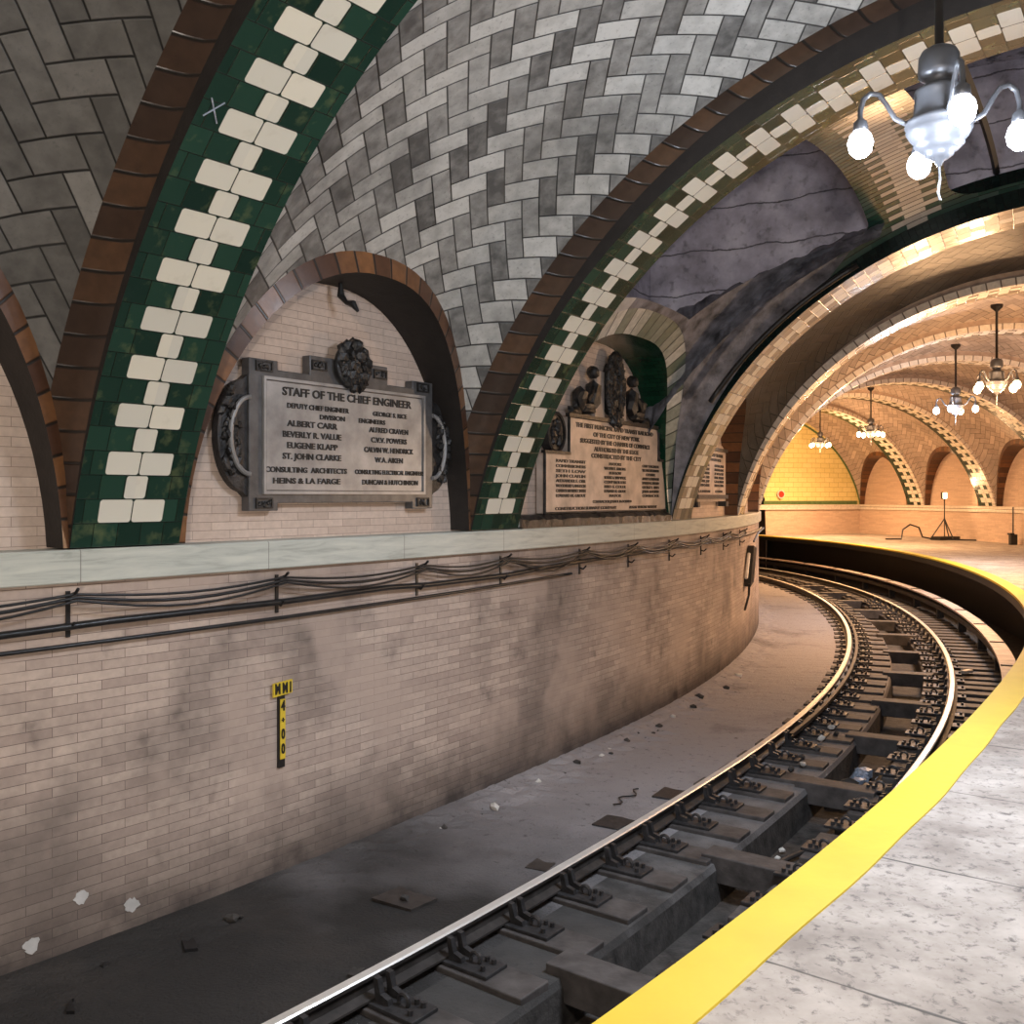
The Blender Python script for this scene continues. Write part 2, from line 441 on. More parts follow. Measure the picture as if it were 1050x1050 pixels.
def emit(name, col, st):
    t = NT(name); t.out((.9, .9, .9), .4)
    t.put(t.b.inputs['Emission Color'], (*col, 1)); t.b.inputs['Emission Strength'].default_value = st
    return t.mat
M['bulb_cool'] = emit('cool_lit_bulb', (.86, .91, 1), 14)
M['bulb_neut'] = emit('white_lit_bulb', (1, .95, .88), 12)
M['bulb_warm'] = emit('warm_lit_bulb', (1, .72, .38), 12)

# ------------------------------------------------------------------ hall sections
ZC, BV, AV = ZS-1.0, 4.5, 4.687       # rib soffit ellipse (centre height, rise, half width)
PHI0 = math.asin(1.0/BV)
RISE = 0.20                            # how far the rib stands below the vault skin
def rib_pt(phi, dr=0.0):
    return TC-(AV+dr)*math.cos(phi), ZC+(BV+dr)*math.sin(phi)
RIBS = [-6.2, -2.1, 2.0, 6.135, 10.065, 14.90, 19.05, 23.2, 27.3, 31.4, 35.0, 38.3]
HALF = {5: .42}
S_END = 40.9
def hw(i): return HALF.get(i, .385)
def arc_lengths(n, dr=0.0):
    ph = [PHI0+(PI-2*PHI0)*k/n for k in range(n+1)]
    pts = [rib_pt(p, dr) for p in ph]; L = [0]
    for a, b in zip(pts, pts[1:]): L.append(L[-1]+math.hypot(b[0]-a[0], b[1]-a[1]))
    return ph, L
def build_rib(i, s, name):
    h = hw(i); mb = MB(); n = 90; ph, L = arc_lengths(n)
    tot = L[-1]
    vs = [l-.15*.98 for l in L]
    ncol = 5
    ss = [s-h+2*h*k/(ncol-1) for k in range(ncol)]
    cream_edge = i >= 6
    P = [[F(x, *rib_pt(p)) for x in ss] for p in ph]
    UV = [[((x-s)/h*.375, v) for x in ss] for v in vs]
    mb.grid(P, UV, 0, flip=False)
    if cream_edge:     # narrow cream arris on the near edge, standing a hair proud
        x0 = s-h-.012; x1 = s-h+.13
        P = [[F(x, *rib_pt(p, -.012)) for x in (x0, x1)] for p in ph]
        mb.grid(P, [[(0, v), (1, v)] for v in vs], 2)
        P = [[F(x0, *rib_pt(p, d)) for d in (.10, -.012)] for p in ph]
        mb.grid(P, [[(0, v), (1, v)] for v in vs], 2)
    for x, fl in ((s-h, True), (s+h, False)):
        P = [[F(x, *rib_pt(p, d)) for d in (0, .42)] for p in ph]
        mb.grid(P, [[(0, v), (1, v)] for v in vs], 1, flip=fl)
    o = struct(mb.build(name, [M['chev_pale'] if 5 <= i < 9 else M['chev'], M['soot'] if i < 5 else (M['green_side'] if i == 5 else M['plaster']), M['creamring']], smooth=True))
    return o

def vault_sec(a, sL, sR, hn):
    """cross-section of the skin at fraction a of the bay: niche arch point and ellipse"""
    w = min(1., abs(2*a-1)); hn, ex, ln = hn
    zn = ZS+hn*math.sqrt(max(0., 1-w**ex))
    lean = ln*((zn-ZS)/hn)**2
    B = BV+RISE+.28*(1-w*w)
    A = (TC-(TW+lean))/math.sqrt(1-((zn-ZC)/B)**2)
    return zn, TW+lean, A, B
def build_vault(i, sL, sR, mat, hn=None, edge=.15, n_a=28, n_p=56, sdf=None, matf=None, extra=None, name='ceiling'):
    mb = MB(); P = []; UV = []; info = []
    sm = (sL+sR)/2
    xs = [0, edge/(sR-sL)] + [edge/(sR-sL)+(1-2*edge/(sR-sL))*k/n_a for k in range(1, n_a)] + [1-edge/(sR-sL), 1]
    for a in xs:
        zn, tn, A, B = vault_sec(a, sL, sR, hn)
        p0 = math.asin((zn-ZC)/B)
        row = []; ruv = []; ri = []
        s = sL+(sR-sL)*a
        # arc length measured from the crown
        ph = [p0+(PI-2*p0)*k/n_p for k in range(n_p+1)]
        pts = [(TC-A*math.cos(p), ZC+B*math.sin(p)) for p in ph]
        L = [0]
        for q, r in zip(pts, pts[1:]): L.append(L[-1]+math.hypot(q[0]-r[0], q[1]-r[1]))
        mid = L[-1]/2
        for (t, z), l in zip(pts, L):
            row.append(F(s, t, z)); ruv.append(((s-sm)*.97, l-mid)); ri.append((s, t, z))
        P.append(row); UV.append(ruv); info.append(ri)
    nx = len(xs)-1
    # the rows next to the ribs get the brown border (own uv: v along the edge)
    body = []
    def mt(ii, j):
        if matf:
            q = matf(info[ii][j], info[ii+1][j+1])
            if q is not None: return q
        return 0
    # the u/v flip keeps the border joints across the strip
    nj = len(info[0])
    kept = [[not (ii == nx-1 and i in (2, 3)) for j in range(nj-1)] for ii in range(nx)]
    if sdf:
        for ii in range(nx):
            for j in range(nj-1):
                c = [sum(info[a][b][q] for a, b in ((ii, j), (ii+1, j), (ii, j+1), (ii+1, j+1)))/4 for q in (0, 1)]
                kept[ii][j] = sdf(*c) > 0
        for a in range(1, nx):
            for b in range(1, nj-1):
                ks = [kept[a-1][b-1], kept[a][b-1], kept[a-1][b], kept[a][b]]
                if all(ks) or not any(ks): continue
                s, t, z = info[a][b]
                for _ in range(4):
                    g = sdf(s, t); e = 1e-3
                    gs = (sdf(s+e, t)-g)/e; gt = (sdf(s, t+e)-g)/e; q = gs*gs+gt*gt
                    if q < .05: break
                    s -= g*gs/q; t -= g*gt/q
                zn, tn, A, B = vault_sec((s-sL)/(sR-sL), sL, sR, hn)
                z = ZC+B*math.sqrt(max(0, 1-((TC-t)/A)**2)); P[a][b] = F(s, t, z); info[a][b] = (s, t, z)
    mb.grid(P, UV, 0, flip=False, mat=mt, keep=(lambda ii, j: kept[ii][j]))
    mats = [mat, M['brown']]+(extra or [])
    return struct(mb.build(name, mats, smooth=True)), info

def niche_curve(sL, sR, hn, inset, side, n=44, dt=0.0, top=None):
    pts = []; hn, ex, ln = hn
    sm, wd = (sL+sR)/2, (sR-sL)/2
    top = inset if top is None else top
    for k in range(n+1):
        c = -math.cos(PI*k/n)
        w = math.copysign(abs(c)**(2/ex), c)
        zz = math.sqrt(max(0., 1-abs(w)**ex))
        ins = inset+(top-inset)*zz
        s = sm+(wd-ins)*w; z = ZS+(hn-ins)*zz
        lean = ln*zz**2
        t = TW+lean+dt*(zz if abs(dt) > .05 else 1)
        if side > 0: t = TP-(t-TW)
        pts.append((s, t, z))
    return pts
def build_niche(sL, sR, hn, side, ring, soff, wall, name='trim'):
    mb = MB(); f = side > 0
    o = niche_curve(sL, sR, hn, -.01, side); q = niche_curve(sL, sR, hn, .045, side, dt=.02, top=.155) if not wall else niche_curve(sL, sR, hn, .05, side, dt=-.22, top=.24)
    L = [0]
    for a, b in zip(o, o[1:]): L.append(L[-1]+(F(*a)-F(*b)).length)
    mb.grid([[F(*a), F(*b)] for a, b in zip(o, q)], [[(0, l), (1, l)] for l in L], 0, flip=not f)
    tb = TW-.20 if side < 0 else TP+.20
    back = [(s, tb, z) for s, t, z in q]
    UV = [[(t*1.0, l), (tb, l)] for (s, t, z), l in zip(q, L)]
    mb.grid([[F(*a), F(*b)] for a, b in zip(q, back)], UV, 1, flip=not f)
    struct(mb.build(name, [ring, soff], smooth=True))

# wall behind the niches, both sides (one long mesh each)
def wall_strip(name, t, z0, z1, s0, s1, mat, right=False, extra_uv=0, nz=1):
    mb = MB(); n = int((s1-s0)/.25)
    P = []; UV = []
    for k in range(n+1):
        s = s0+(s1-s0)*k/n
        P.append([F(s, t, z0+(z1-z0)*j/nz) for j in range(nz+1)]); UV.append([(s*.93, z0+(z1-z0)*j/nz) for j in range(nz+1)])
    mb.grid(P, UV, 0, flip=right)
    return struct(mb.build(name, mat))
def ledge(name, t_face, t_back, s0, s1, z0, z1, mat, right=False):
    mb = MB(); n = int((s1-s0)/.25); sg = 1 if not right else -1
    prof = [(t_face-.0*sg, z0-.0), (t_face+.045*sg, z0), (t_face+.05*sg, z0+.006), (t_face+.05*sg, z1-.012), (t_face+.04*sg, z1), (t_back, z1+.002)]
    P = []; UV = []
    for k in range(n+1):
        s = s0+(s1-s0)*k/n
        P.append([F(s, a, b) for a, b in prof]); UV.append([(s, b) for a, b in prof])
    mb.grid(P, UV, 0, flip=right)
    return struct(mb.build(name, mat))
S0 = -8.0
wall_strip('wall_left', TW, -3.0, LB+.01, S0, 46, M['brick'])
wall_strip('wall_left_niche', TW-.19, LT-.02, 2.4, S0, 46, M['brick_niche'])
ledge('trim_1', TW, TW-.2, S0, 46, LB, LT, M['marble'])
wall_strip('wall_right', TP, ZP-.05, LB+.12, S0, S_END+.1, M['brick_far'], True)
wall_strip('wall_right_niche', TP+.19, LT-.02, 2.4, S0, S_END+.1, M['brick_far'], True)
ledge('trim_2', TP, TP+.2, S0, S_END+.05, LB, LT, M['creamring'], True)

for i, s in enumerate(RIBS): build_rib(i, s, 'trim_%d' % (i+3))
bays = []
for i in range(len(RIBS)):
    sL = RIBS[i]+hw(i); sR = RIBS[i+1]-hw(i+1) if i+1 < len(RIBS) else S_END
    bays.append((i, sL, sR))
def HNf(i): return {3: (2.10, 2.3, .34), 4: (2.30, 2.9, .60)}.get(i, (2.05, 2.3, .34))
BL, BR = bays[4][1], bays[4][2]
def hole_sdf(s, t):
    def rr(s0, s1, t0, t1, r):
        x = abs(s-(s0+s1)/2)-(s1-s0)/2+r; y = abs(t-(t0+t1)/2)-(t1-t0)/2+r
        return math.hypot(max(x, 0), max(y, 0))+min(max(x, y), 0)-r
    cut = (s-(BR-.30)-.62*(t+.25))*.85          # the rubble leaves the far lower corner closed
    return min(max(rr(BL+.14, BR-.14, -1.80, .02, .32), cut), rr(BL+.14, BR-.14, .85, 2.55, .35), rr(BL+.14, BR-.14, 3.3, 5.2, .35))
def mat_sky(a, b):
    s, t = (a[0]+b[0])/2, (a[1]+b[1])/2
    if t < -.35 and s > BL+1.25: return 4
    if t < -1.35: return 3
    return 2
def band_mat():
    t = NT('green_cream_band_tile'); u, v, uv = t.uv(); p = t.pos()
    # rows run along the band; cream tiles are laid across with stepped ends
    q = t.m('ADD', t.m('DIVIDE', u, .085), 100.); i = t.m('FLOOR', q); fx = t.m('SUBTRACT', q, i)
    r1 = t.white(t.m('ADD', i, .5), 1.5)
    vv = t.m('ADD', v, 1.66)
    half = t.m('ADD', .12, t.m('MULTIPLY', t.m('ROUND', t.m('FRACT', t.m('MULTIPLY', i, .5))), .16))
    ins = t.rng(t.m('SUBTRACT', half, t.m('ABSOLUTE', vv)), 0., .01)
    e = t.rng(t.m('MINIMUM', fx, t.m('SUBTRACT', 1., fx)), .03, .09)
    r2 = t.white(t.m('ADD', i, 3.5), t.m('FLOOR', t.m('MULTIPLY', v, 5.)))
    g = t.mix(r2, (.02, .07, .05), (.09, .14, .12))
    c = t.mix(ins, g, t.mix(r2, (.55, .50, .44), (.72, .68, .60)))
    c = t.mix(e, (.03, .03, .03), c)
    t.bump(e, .4, .01)
    return t.out(c, .25, 0, .5)
M['band'] = band_mat()
CBAY = 0
for i, sL, sR in bays:
    if i == 4:
        build_vault(i, sL, sR, M['herr_warm'], HNf(i), n_a=90, n_p=170, sdf=hole_sdf, matf=mat_sky, extra=[M['band'], M['whitewash'], M['rough']])
        build_niche(sL, sR, HNf(i), -1, M['greenring'], M['green_soffit'], True, 'trim_%d' % (40+2*i))
    else:
        mat = M['herr_old'] if i < 3 else (M['herr'] if i == 3 else (M['herr_shade'] if i == 5 else M['herr_warm']))
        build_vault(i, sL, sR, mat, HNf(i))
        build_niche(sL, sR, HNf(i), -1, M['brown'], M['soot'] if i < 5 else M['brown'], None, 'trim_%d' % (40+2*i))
    build_niche(sL, sR, HNf(i), 1, M['brown'], M['brown'], None, 'trim_%d' % (41+2*i))

# brown border beside each rib, as its own strip so that its joints lie square to the edge
def rib_border(i, sL, sR, num):
    mb = MB(); n = 90; wdt = .15; rows = []; UV = []
    cols = [0, .2, .45, .7, 1]
    for k in range(n+1):
        r = []; u = []
        for d in cols:
            a = 1-wdt*d/(sR-sL)
            zn, tn, A, B = vault_sec(a, sL, sR, HNf(i))
            p0 = math.asin((zn-ZC)/B)
            ph = p0+(PI-2*p0)*k/n
            r.append(F(sL+(sR-sL)*a, TC-A*math.cos(ph), ZC+B*math.sin(ph))); u.append((d, ph*4.7))
        rows.append(r); UV.append(u)
    mb.grid(rows, UV, 0, flip=True)
    struct(mb.build('trim_%d' % (num+1), M['brown_dark'], smooth=True))
for i, sL, sR in bays:
    if i in (2, 3): rib_border(i, sL, sR, 70+2*i)

# skylight shaft above the opened bay
mb = MB()
def panel(mb, pts, m=0, uv=None): 
    b = len(mb.v); mb.v.extend([tuple(p) for p in pts]); mb.quad(range(b, b+len(pts)), m, uv)
st_ = BR+.02
zs_, zt_ = 1.2, 4.8
for (a, b_) in (((BL-.3, -2.75), (st_, -2.75)), ((st_, -2.75), (st_, 5.6)), ((BL-.3, 5.6), (BL-.3, -2.75)), ((st_, 5.6), (BL-.3, 5.6))):
    n = 30; P = []; UV = []; ln = (F(*a)-F(*b_)).length
    for k in range(n+1):
        s = a[0]+(b_[0]-a[0])*k/n; t = a[1]+(b_[1]-a[1])*k/n
        zlo = ZC+(BV+RISE+.06)*math.sqrt(max(0, 1-((TC-t)/(AV+.45))**2))
        if t < -2.6 or t > 5.5: zlo = 1.75
        P.append([F(s, t, zlo), F(s, t, zt_)]); UV.append([(ln*k/n, zlo), (ln*k/n, zt_)])
    mb.grid(P, UV, 0)
n = 14
mb.grid([[F(BL-.3+(st_-BL+.3)*k/n, t, zt_) for t in (-2.75, 5.6)] for k in range(n+1)], None, 0)
struct(mb.build('wall_shaft', M['concrete']))
# cross beams dividing the skylights, seen through the hole
mb = MB()
for k in range(2):
    pass
# rough haunch filling at the foot of the shaft
mb = MB(); P = []
R = random.Random(3)
nt, nz = 60, 10
for a in range(nt+1):
    t = -2.72+2.9*a/nt
    ztop = 2.28+.335*(t+2.68)+R.uniform(-.012, .012)+.02*math.sin(a*.9)
    A = AV+.16
    row = []
    for b in range(nz+1):
        f = b/nz
        zz = ztop-(ztop-(ZC+(BV-.02)*math.sqrt(max(0, 1-((TC-t)/(A+.4))**2))+.0))*f
        s = st_-.06-.62*f**.8+R.uniform(-.02, .02)
        row.append(F(s, t, zz))
    P.append(row)
mb.grid(P, [[(a*.05, b*.05) for b in range(nz+1)] for a in range(nt+1)])
struct(mb.build('wall_haunch', M['rough']))
mb = MB()
mb.tube([F(BR-.16, -1.9+.11*k, ZC+(BV+.02)*math.sqrt(1-((TC+1.9-.11*k)/(AV+.12))**2)) for k in range(17)], .035, 8)
tag(mb.build('conduit', M['conduit'], smooth=True), 'dark thick conduit bent along the edge of the skylight opening by the third rib', 'conduit')
# dark bars of the second skylight
for k, tb in enumerate((1.30, 1.95)):
    mb = MB(); zz = ZC+(BV+.42)*math.sqrt(1-((TC-tb)/(AV+.5))**2)
    mb.tube([F(BL+.05+(BR-BL-.1)*q/8, tb, zz) for q in range(9)], .035, 4)
    o = mb.build('skylight_bar', M['black'])
    tag(o, ['black steel bar across the skylight just right of the tiled band', 'black steel bar across the skylight farthest right'][k], 'bar', 'skylight bars')

# ------------------------------------------------------------------ end wall and tunnel
mb = MB()
n = 40; ph, L = arc_lengths(n)
# outline of the wall: floor to skin, with the tunnel arch cut out
TT0, TT1 = -2.3, 2.32
def tunnel_z(t):
    c = (TT0+TT1)/2; a = (TT1-TT0)/2; x = abs(t-c)/a
    return (-.35+1.25*math.sqrt(max(0, 1-x**2.2))) if x < 1 else -9
def skin_z(t): return ZC+(BV+.2)*math.sqrt(max(0, 1-((TC-t)/(AV+.2))**2))
ts = sorted(set([TW-.1+(TP-TW+.3)*k/90 for k in range(91)]+[TT0, TT1, TT1+.001]))
P = []; UV = []
for t in ts:
    lo = max(ZP-.1, tunnel_z(t)) if t < TT1+.0005 and t > TT0 else (-3 if t < 2.35 else ZP-.1)
    hi = max(skin_z(t), lo+.01)
    P.append([F(S_END, t, lo), F(S_END, t, max(lo, min(hi, LB))), F(S_END, t, max(lo, min(hi, LT))), F(S_END, t, hi)])
    UV.append([(t, p.z) for p in P[-1]])
mb.grid(P, UV, 0, mat=lambda i, j: 0 if j < 2 else 1)
struct(mb.build('wall_end', [M['brick_far'], M['white_tile']]))
mb = MB()   # ledge and green border on the end wall
P = [[F(S_END-.0, t, LB), F(S_END-.06, t, LB), F(S_END-.06, t, LT), F(S_END-.0, t, LT)] for t in np.linspace(1.75, TP, 20)]
mb.grid(P, [[(t, z) for z in (0, 1, 2, 3)] for t in range(20)], 0)
struct(mb.build('trim_90', M['creamring']))
mb = MB()
bp = [(t, LT+.01, t, LT+.15) for t in np.linspace(2.2, TP-.15, 24)]
mb.grid([[F(S_END-.03, a, b), F(S_END-.03, c, d)] for a, b, c, d in bp], None, 0)
P = []
for p in np.linspace(PI-PHI0, PI*.42, 40):
    a = rib_pt(p, .06); b = rib_pt(p, -.02)
    P.append([F(S_END-.03, *a), F(S_END-.03, *b)])
mb.grid(P, None, 0)
struct(mb.build('trim_91', M['green_far']))
mb = MB()   # tunnel lining
P = []
for t in np.linspace(TT0, TT1, 24):
    z = tunnel_z(t) if TT0 < t < TT1 else -.35
    P.append([F(S_END, t, max(z, -.35)), F(S_END+9, t, max(z, -.35))])
mb.grid(P, None, 0)
mb.grid([[F(S_END, TT1, -3), F(S_END, TT1, -.35)], [F(S_END+9, TT1, -3), F(S_END+9, TT1, -.35)]], None, 0)
mb.grid([[F(S_END+9, -3, -3), F(S_END+9, -3, 1.2)], [F(S_END+9, 4.5, -3), F(S_END+9, 4.5, 1.2)]], None, 0)
mb.grid([[F(S_END+.1, 2.3, -3.05), F(S_END+.1, 2.3, ZP)], [F(S_END+.1, 7, -3.05), F(S_END+.1, 7, ZP)]], None, 0)
mb.grid([[F(S_END, TT0, -3), F(S_END, TT0, -.35)], [F(S_END+9, TT0, -3), F(S_END+9, TT0, -.35)]], None, 0)
struct(mb.build('wall_tunnel', M['soot']))
mb = MB()   # wall behind the camera closing the hall
mb.grid([[F(S0, t, -3), F(S0, t, 3.6)] for t in np.linspace(TW-.2, TP+.2, 10)], [[(t, 0), (t, 6)] for t in range(10)], 0)
struct(mb.build('wall_back', M['brick_far']))

# ------------------------------------------------------------------ floors
_bj = random.Random(11)
def bed_z(s, j):
    if 0 < j < 6: return _bj.uniform(-.012, .022)*(1 if s > 8 else .5)
    return _bj.uniform(-.005, .005) if 5 < j < 10 else 0
def strip(name, prof, mats, s0, s1, ds=.25, mm=None, jitter=None, uvf=None, smooth=False, zj=None):
    mb = MB(); n = int((s1-s0)/ds); P = []; UV = []
    for k in range(n+1):
        s = s0+(s1-s0)*k/n
        row = [F(s, t+(jitter(s, j) if jitter else 0), z+(zj(s, j) if zj else 0)) for j, (t, z) in enumerate(prof)]
        P.append(row); UV.append([(s, t) for t, z in prof])
    mb.grid(P, UV, 0, mat=(lambda i, j: mm[j]) if mm else None)
    return mb.build(name, mats, smooth=smooth)
# trackbed: wall side, trough, far side, floor under the platform
struct(strip('floor_trackbed', [(TW-.02, ZB+.07), (TW+.06, ZB+.055), (TW+.13, ZB+.04), (TW+.21, ZB+.02), (TW+.30, ZB+.01), (TW+.4, ZB), (TW+.6, ZB), (TW+.85, ZB), (-1.3, ZB), (-1.1, ZB), (-.92, ZB+.005), (-.62, ZB-.004), (-.58, ZB-.004), (-.10, ZB-.006), (-.08, ZB-.05), (-.06, -3.02), (.34, -3.02), (.36, ZB-.05), (.38, ZB-.04), (1.6, ZB-.05), (2.6, ZB-.05)],
    [M['dirt'], M['infill'], M['gravel']], S0, 50, mm=[0]*11+[1, 1, 1, 2, 2, 2, 2, 2, 2], ds=.11, zj=bed_z))
pf = strip('floor', [(2.5, -3.0), (2.5, ZP-.16), (TE, ZP-.16), (TE, ZP-.012), (TE+.012, ZP), (TP+.1, ZP)], [M['platform'], M['black']], S0, S_END+.05, mm=[1, 1, 1, 0, 0])
struct(pf)
_ph = [random.uniform(0, 6) for _ in range(8)]
def edge_j(s, j):
    if j == 0: return .012*math.sin(s*2.1+_ph[0])*math.sin(s*.9)+.004*math.sin(s*9)
    if j == 2: return .006*math.sin(s*1.7+_ph[1])+.004*math.sin(s*5.3+_ph[2])
    return 0
struct(strip('trim_edge', [(TE-.006, ZP-.03), (TE-.004, ZP+.006), (TE+.21, ZP+.007), (TE+.212, ZP-.0)], [M['yellow']], S0, S_END, ds=.07, jitter=lambda s, j: (0 if j < 2 else edge_j(s, 2))))

# ------------------------------------------------------------------ rails
def rail(t, label, s0=-3, s1=48):
    top, base = ZR, ZT+.024
    prof = [(-.065, base), (-.065, base+.012), (-.012, base+.03), (-.010, top-.035), (-.034, top-.028), (-.036, top-.008), (-.026, top), (.026, top), (.036, top-.008), (.034, top-.028), (.010, top-.035), (.012, base+.03), (.065, base+.012), (.065, base)]
    mb = MB(); n = int((s1-s0)/.2); P = []
    for k in range(n+1):
        s = s0+(s1-s0)*k/n; P.append([F(s, t+a, b) for a, b in prof])
    mb.grid(P, None, 0, mat=lambda i, j: 1 if j in (5, 6, 7) else 0)
    o = mb.build('rail', [M['rail'], M['railtop']])
    return tag(o, label, 'rail', 'running rails')
rail(-.75, 'curved running rail nearer the brick wall, with a shiny worn head')
rail(.75, 'curved running rail nearer the platform, with a shiny worn head')
# guard rail inside the wall-side rail
mb = MB(); n = 170; P = []
for k in range(n+1):
    s = 13.2+32.6*k/n; P.append([F(s, -.63+a, b) for a, b in ((-.02, ZT+.085), (-.022, ZR-.02), (.022, ZR-.02), (.02, ZT+.085))])
mb.grid(P); tag(mb.build('guard_rail', M['rail']), 'dull dark guard rail close beside the shiny wall-side rail', 'rail')
# third rail with its cover board
th = thing('third_rail', 'pale boarded third rail curving under the platform edge', 'third rail', F(16, 1.42, ZB-.04))
inv = Matrix.Translation(F(16, 1.42, ZB-.04)).inverted()
def swept(mb, prof, s0, s1, n, M_=None, m=0, closed=True):
    P = []
    for k in range(n+1):
        s = s0+(s1-s0)*k/n; r = [F(s, a, b) for a, b in prof]
        if closed: r.append(r[0])
        P.append([M_ @ p if M_ else p for p in r])
    mb.grid(P, None, m)
mb = MB(); swept(mb, [(1.33, -2.30), (1.33, -2.265), (1.55, -2.265), (1.55, -2.30)], 4, 46, 190, inv); mb.build('cover_board', M['cover'], th)
mb = MB(); swept(mb, [(1.41, -2.50), (1.41, -2.40), (1.47, -2.40), (1.47, -2.50)], 4, 46, 190, inv); mb.build('power_rail', M['rail'], th)
for k in range(18):
    s = 6+k*2.2; mb = MB(); Mx = inv @ Matrix.Translation(F(s, 1.5, 0)) @ Matrix.Rotation(-head(s), 4, 'Z')
    mb.box(-.16, .05, -.03, .03, -2.262, -2.25, 0, Mx); mb.box(.0, .05, -.03, .03, ZT, -2.26, 0, Mx); mb.box(-.09, .05, -.05, .05, ZT, -2.50, 0, Mx)
    mb.build('bracket', M['plate'], th)

# ------------------------------------------------------------------ ties, infill blocks and beams
def at(s, t, z): return F(s, t, z), -head(s)
BEAMS = [5.55, 7.55, 9.66, 11.9, 14.0, 16.1, 18.35, 20.5, 22.7, 24.8, 26.9, 29.0, 31.1, 33.2]
def boxthing(name, dims, mat, bevel=.008, seed=0):
    mb = MB(); x0, x1, y0, y1, z0, z1 = dims; mb.box(*dims)
    return mb.build(name, mat, bevel=bevel)
first = {}
def place(key, dims, mat, s, t, z, label, cat, group, rz=0.):
    p, h = at(s, t, z)
    if key not in first:
        o = boxthing(key, dims, mat); first[key] = o
    else:
        o = first[key].copy(); C.objects.link(o)
    o.location = p; o.rotation_euler = (0, 0, h+rz); tag(o, label, cat, group); return o
def isbeam(s): return any(abs(s-b) < .30 for b in BEAMS)
s = 3.6
tie_s = []
while s < 38:
    tie_s.append(s); s += .6
for s in tie_s:
    j = random.uniform(-.03, .03)
    place('stub_tie', (-.42, .46, -.13, .13, -.3, 0), M['timber'], s, -.57+j*.5, ZT, 'short dark timber tie carrying the wall-side rail', 'tie', 'stub ties under the wall-side rail', random.uniform(-.02, .02))
for k in range(int(34/.42)):
    s = 4.2+k*.42
    place('platform_side_tie', (-.50, .62, -.115, .115, -.3, 0), M['timber'], s, .90+random.uniform(-.04, .04), ZT+random.uniform(-.012, .0), 'closely spaced dark timber tie carrying the platform-side rail', 'tie', 'stub ties under the platform-side rail', random.uniform(-.03, .03))
for b in BEAMS:
    place('cross_beam', (-.30, .42, -.115, .115, -.20, 0), M['timber'], b, .10, ZT+.025, 'flat dark beam bridging the trough between the rails', 'beam', 'beams across the track trough', random.uniform(-.03, .03))

# rail fasteners
def fastener(name, label, group):
    r = thing(name, label, 'rail fastener', (0, 0, 0), 0, group)
    mb = MB(); mb.box(-.17, .38, -.10, .10, 0, .022); mb.build('plate', M['plate'], r, bevel=.004)
    for sy in (-.06, .03):
        mb = MB(); mb.prism([(0, 0), (.10, 0), (.09, .035), (.035, .05), (.014, .125), (-.018, .13), (-.005, .045)], sy, sy+.035, M=Matrix.Translation((.075, 0, .016)))
        mb.build('lug', M['plate'], r)
    mb = MB()
    mb.tube([(.225+.035*math.cos(a), 0, .045+.035*math.sin(a)) for a in np.linspace(-.6, PI+.6, 12)], .012, 6)
    mb.build('clip', M['plate'], r)
    for x, y in ((.32, -.05), (.32, .05), (.27, .055), (-.13, .0)):
        mb = MB(); mb.lathe([(0.001, .05), (.016, .05), (.016, .018)], 6, o=(x, y, 0)); mb.build('bolt', M['plate'], r)
    return r
f0 = fastener('rail_fastener', 'rusty plate with upright lugs and bolts holding the wall-side rail', 'fasteners along the wall-side rail')
for k, s in enumerate(tie_s):
    p, h = at(s, -.75, ZT+.001)
    if k == 0: f0.location = p; f0.rotation_euler = (0, 0, h)
    elif s < 30: dup(f0, p, h)
f1 = dup(f0, F(4.2, .75, ZT), -head(4.2)+PI, 'small rusty plate and bolts holding the platform-side rail', 'fasteners along the platform-side rail')
for k in range(1, 42):
    s = 4.2+k*.6; dup(f1, F(s, .75, ZT+.001), -head(s)+PI)

# ------------------------------------------------------------------ pipes, cables and brackets on the track wall
def wall_line(name, pts, r, mat, label, cat, group=None, seg=8, sub=6, wob=0.):
    mb = MB(); P = []
    for (a, b) in zip(pts, pts[1:]):
        for k in range(sub):
            f = k/sub; sag = wob*math.sin(PI*f)
            P.append(F(a[0]+(b[0]-a[0])*f, a[1]+(b[1]-a[1])*f, a[2]+(b[2]-a[2])*f-sag))
    P.append(F(*pts[-1]))
    mb.tube(P, r, seg)
    return tag(mb.build(name, mat, smooth=True), label, cat, group)
tp = TW+.055
main = [(-6, tp, -.80), (0, tp, -.79), (4.0, tp, -.775), (5.3, tp, -.765), (6.0, tp, -.745), (7.4, tp, -.74), (8.5, tp, -.72), (9.0, tp, -.735), (10.2, tp, -.73), (10.9, tp, -.70), (12.2, tp, -.67), (14.8, tp, -.65), (18.7, tp, -.65), (24, tp, -.65)]
wall_line('wall_pipe', main, .022, M['conduit'], 'black straight pipe running along the brick wall under the ledge', 'pipe')
wall_line('wall_pipe', [(-6, TW+.035, -.93), (4, TW+.035, -.90), (5.3, TW+.035, -.87), (7.4, TW+.035, -.855), (9.5, TW+.03, -.83), (11.5, TW+.02, -.80)], .013, M['conduit'], 'thinner dark pipe close to the wall just below the main black pipe', 'pipe')
BRK = [-1, 1.0, 2.6, 4.15, 5.74, 7.36, 8.91, 10.16, 11.71, 12.98, 14.4, 15.9, 17.4, 19]
cab_l = ['uppermost thin black cable sagging from hook to hook on the wall', 'middle black cable sagging from hook to hook on the wall', 'lowest of the black cables sagging from hook to hook']
for c, (dz, wob, r) in enumerate(((0, .045, .009), (-.018, .065, .011), (-.035, .085, .008))):
    wall_line('wall_cable', [(b, TW+.09+.012*c, -.565+dz) for b in BRK], r, M['conduit'], cab_l[c], 'cable', 'cables on the wall hooks', wob=wob, sub=8, seg=6)
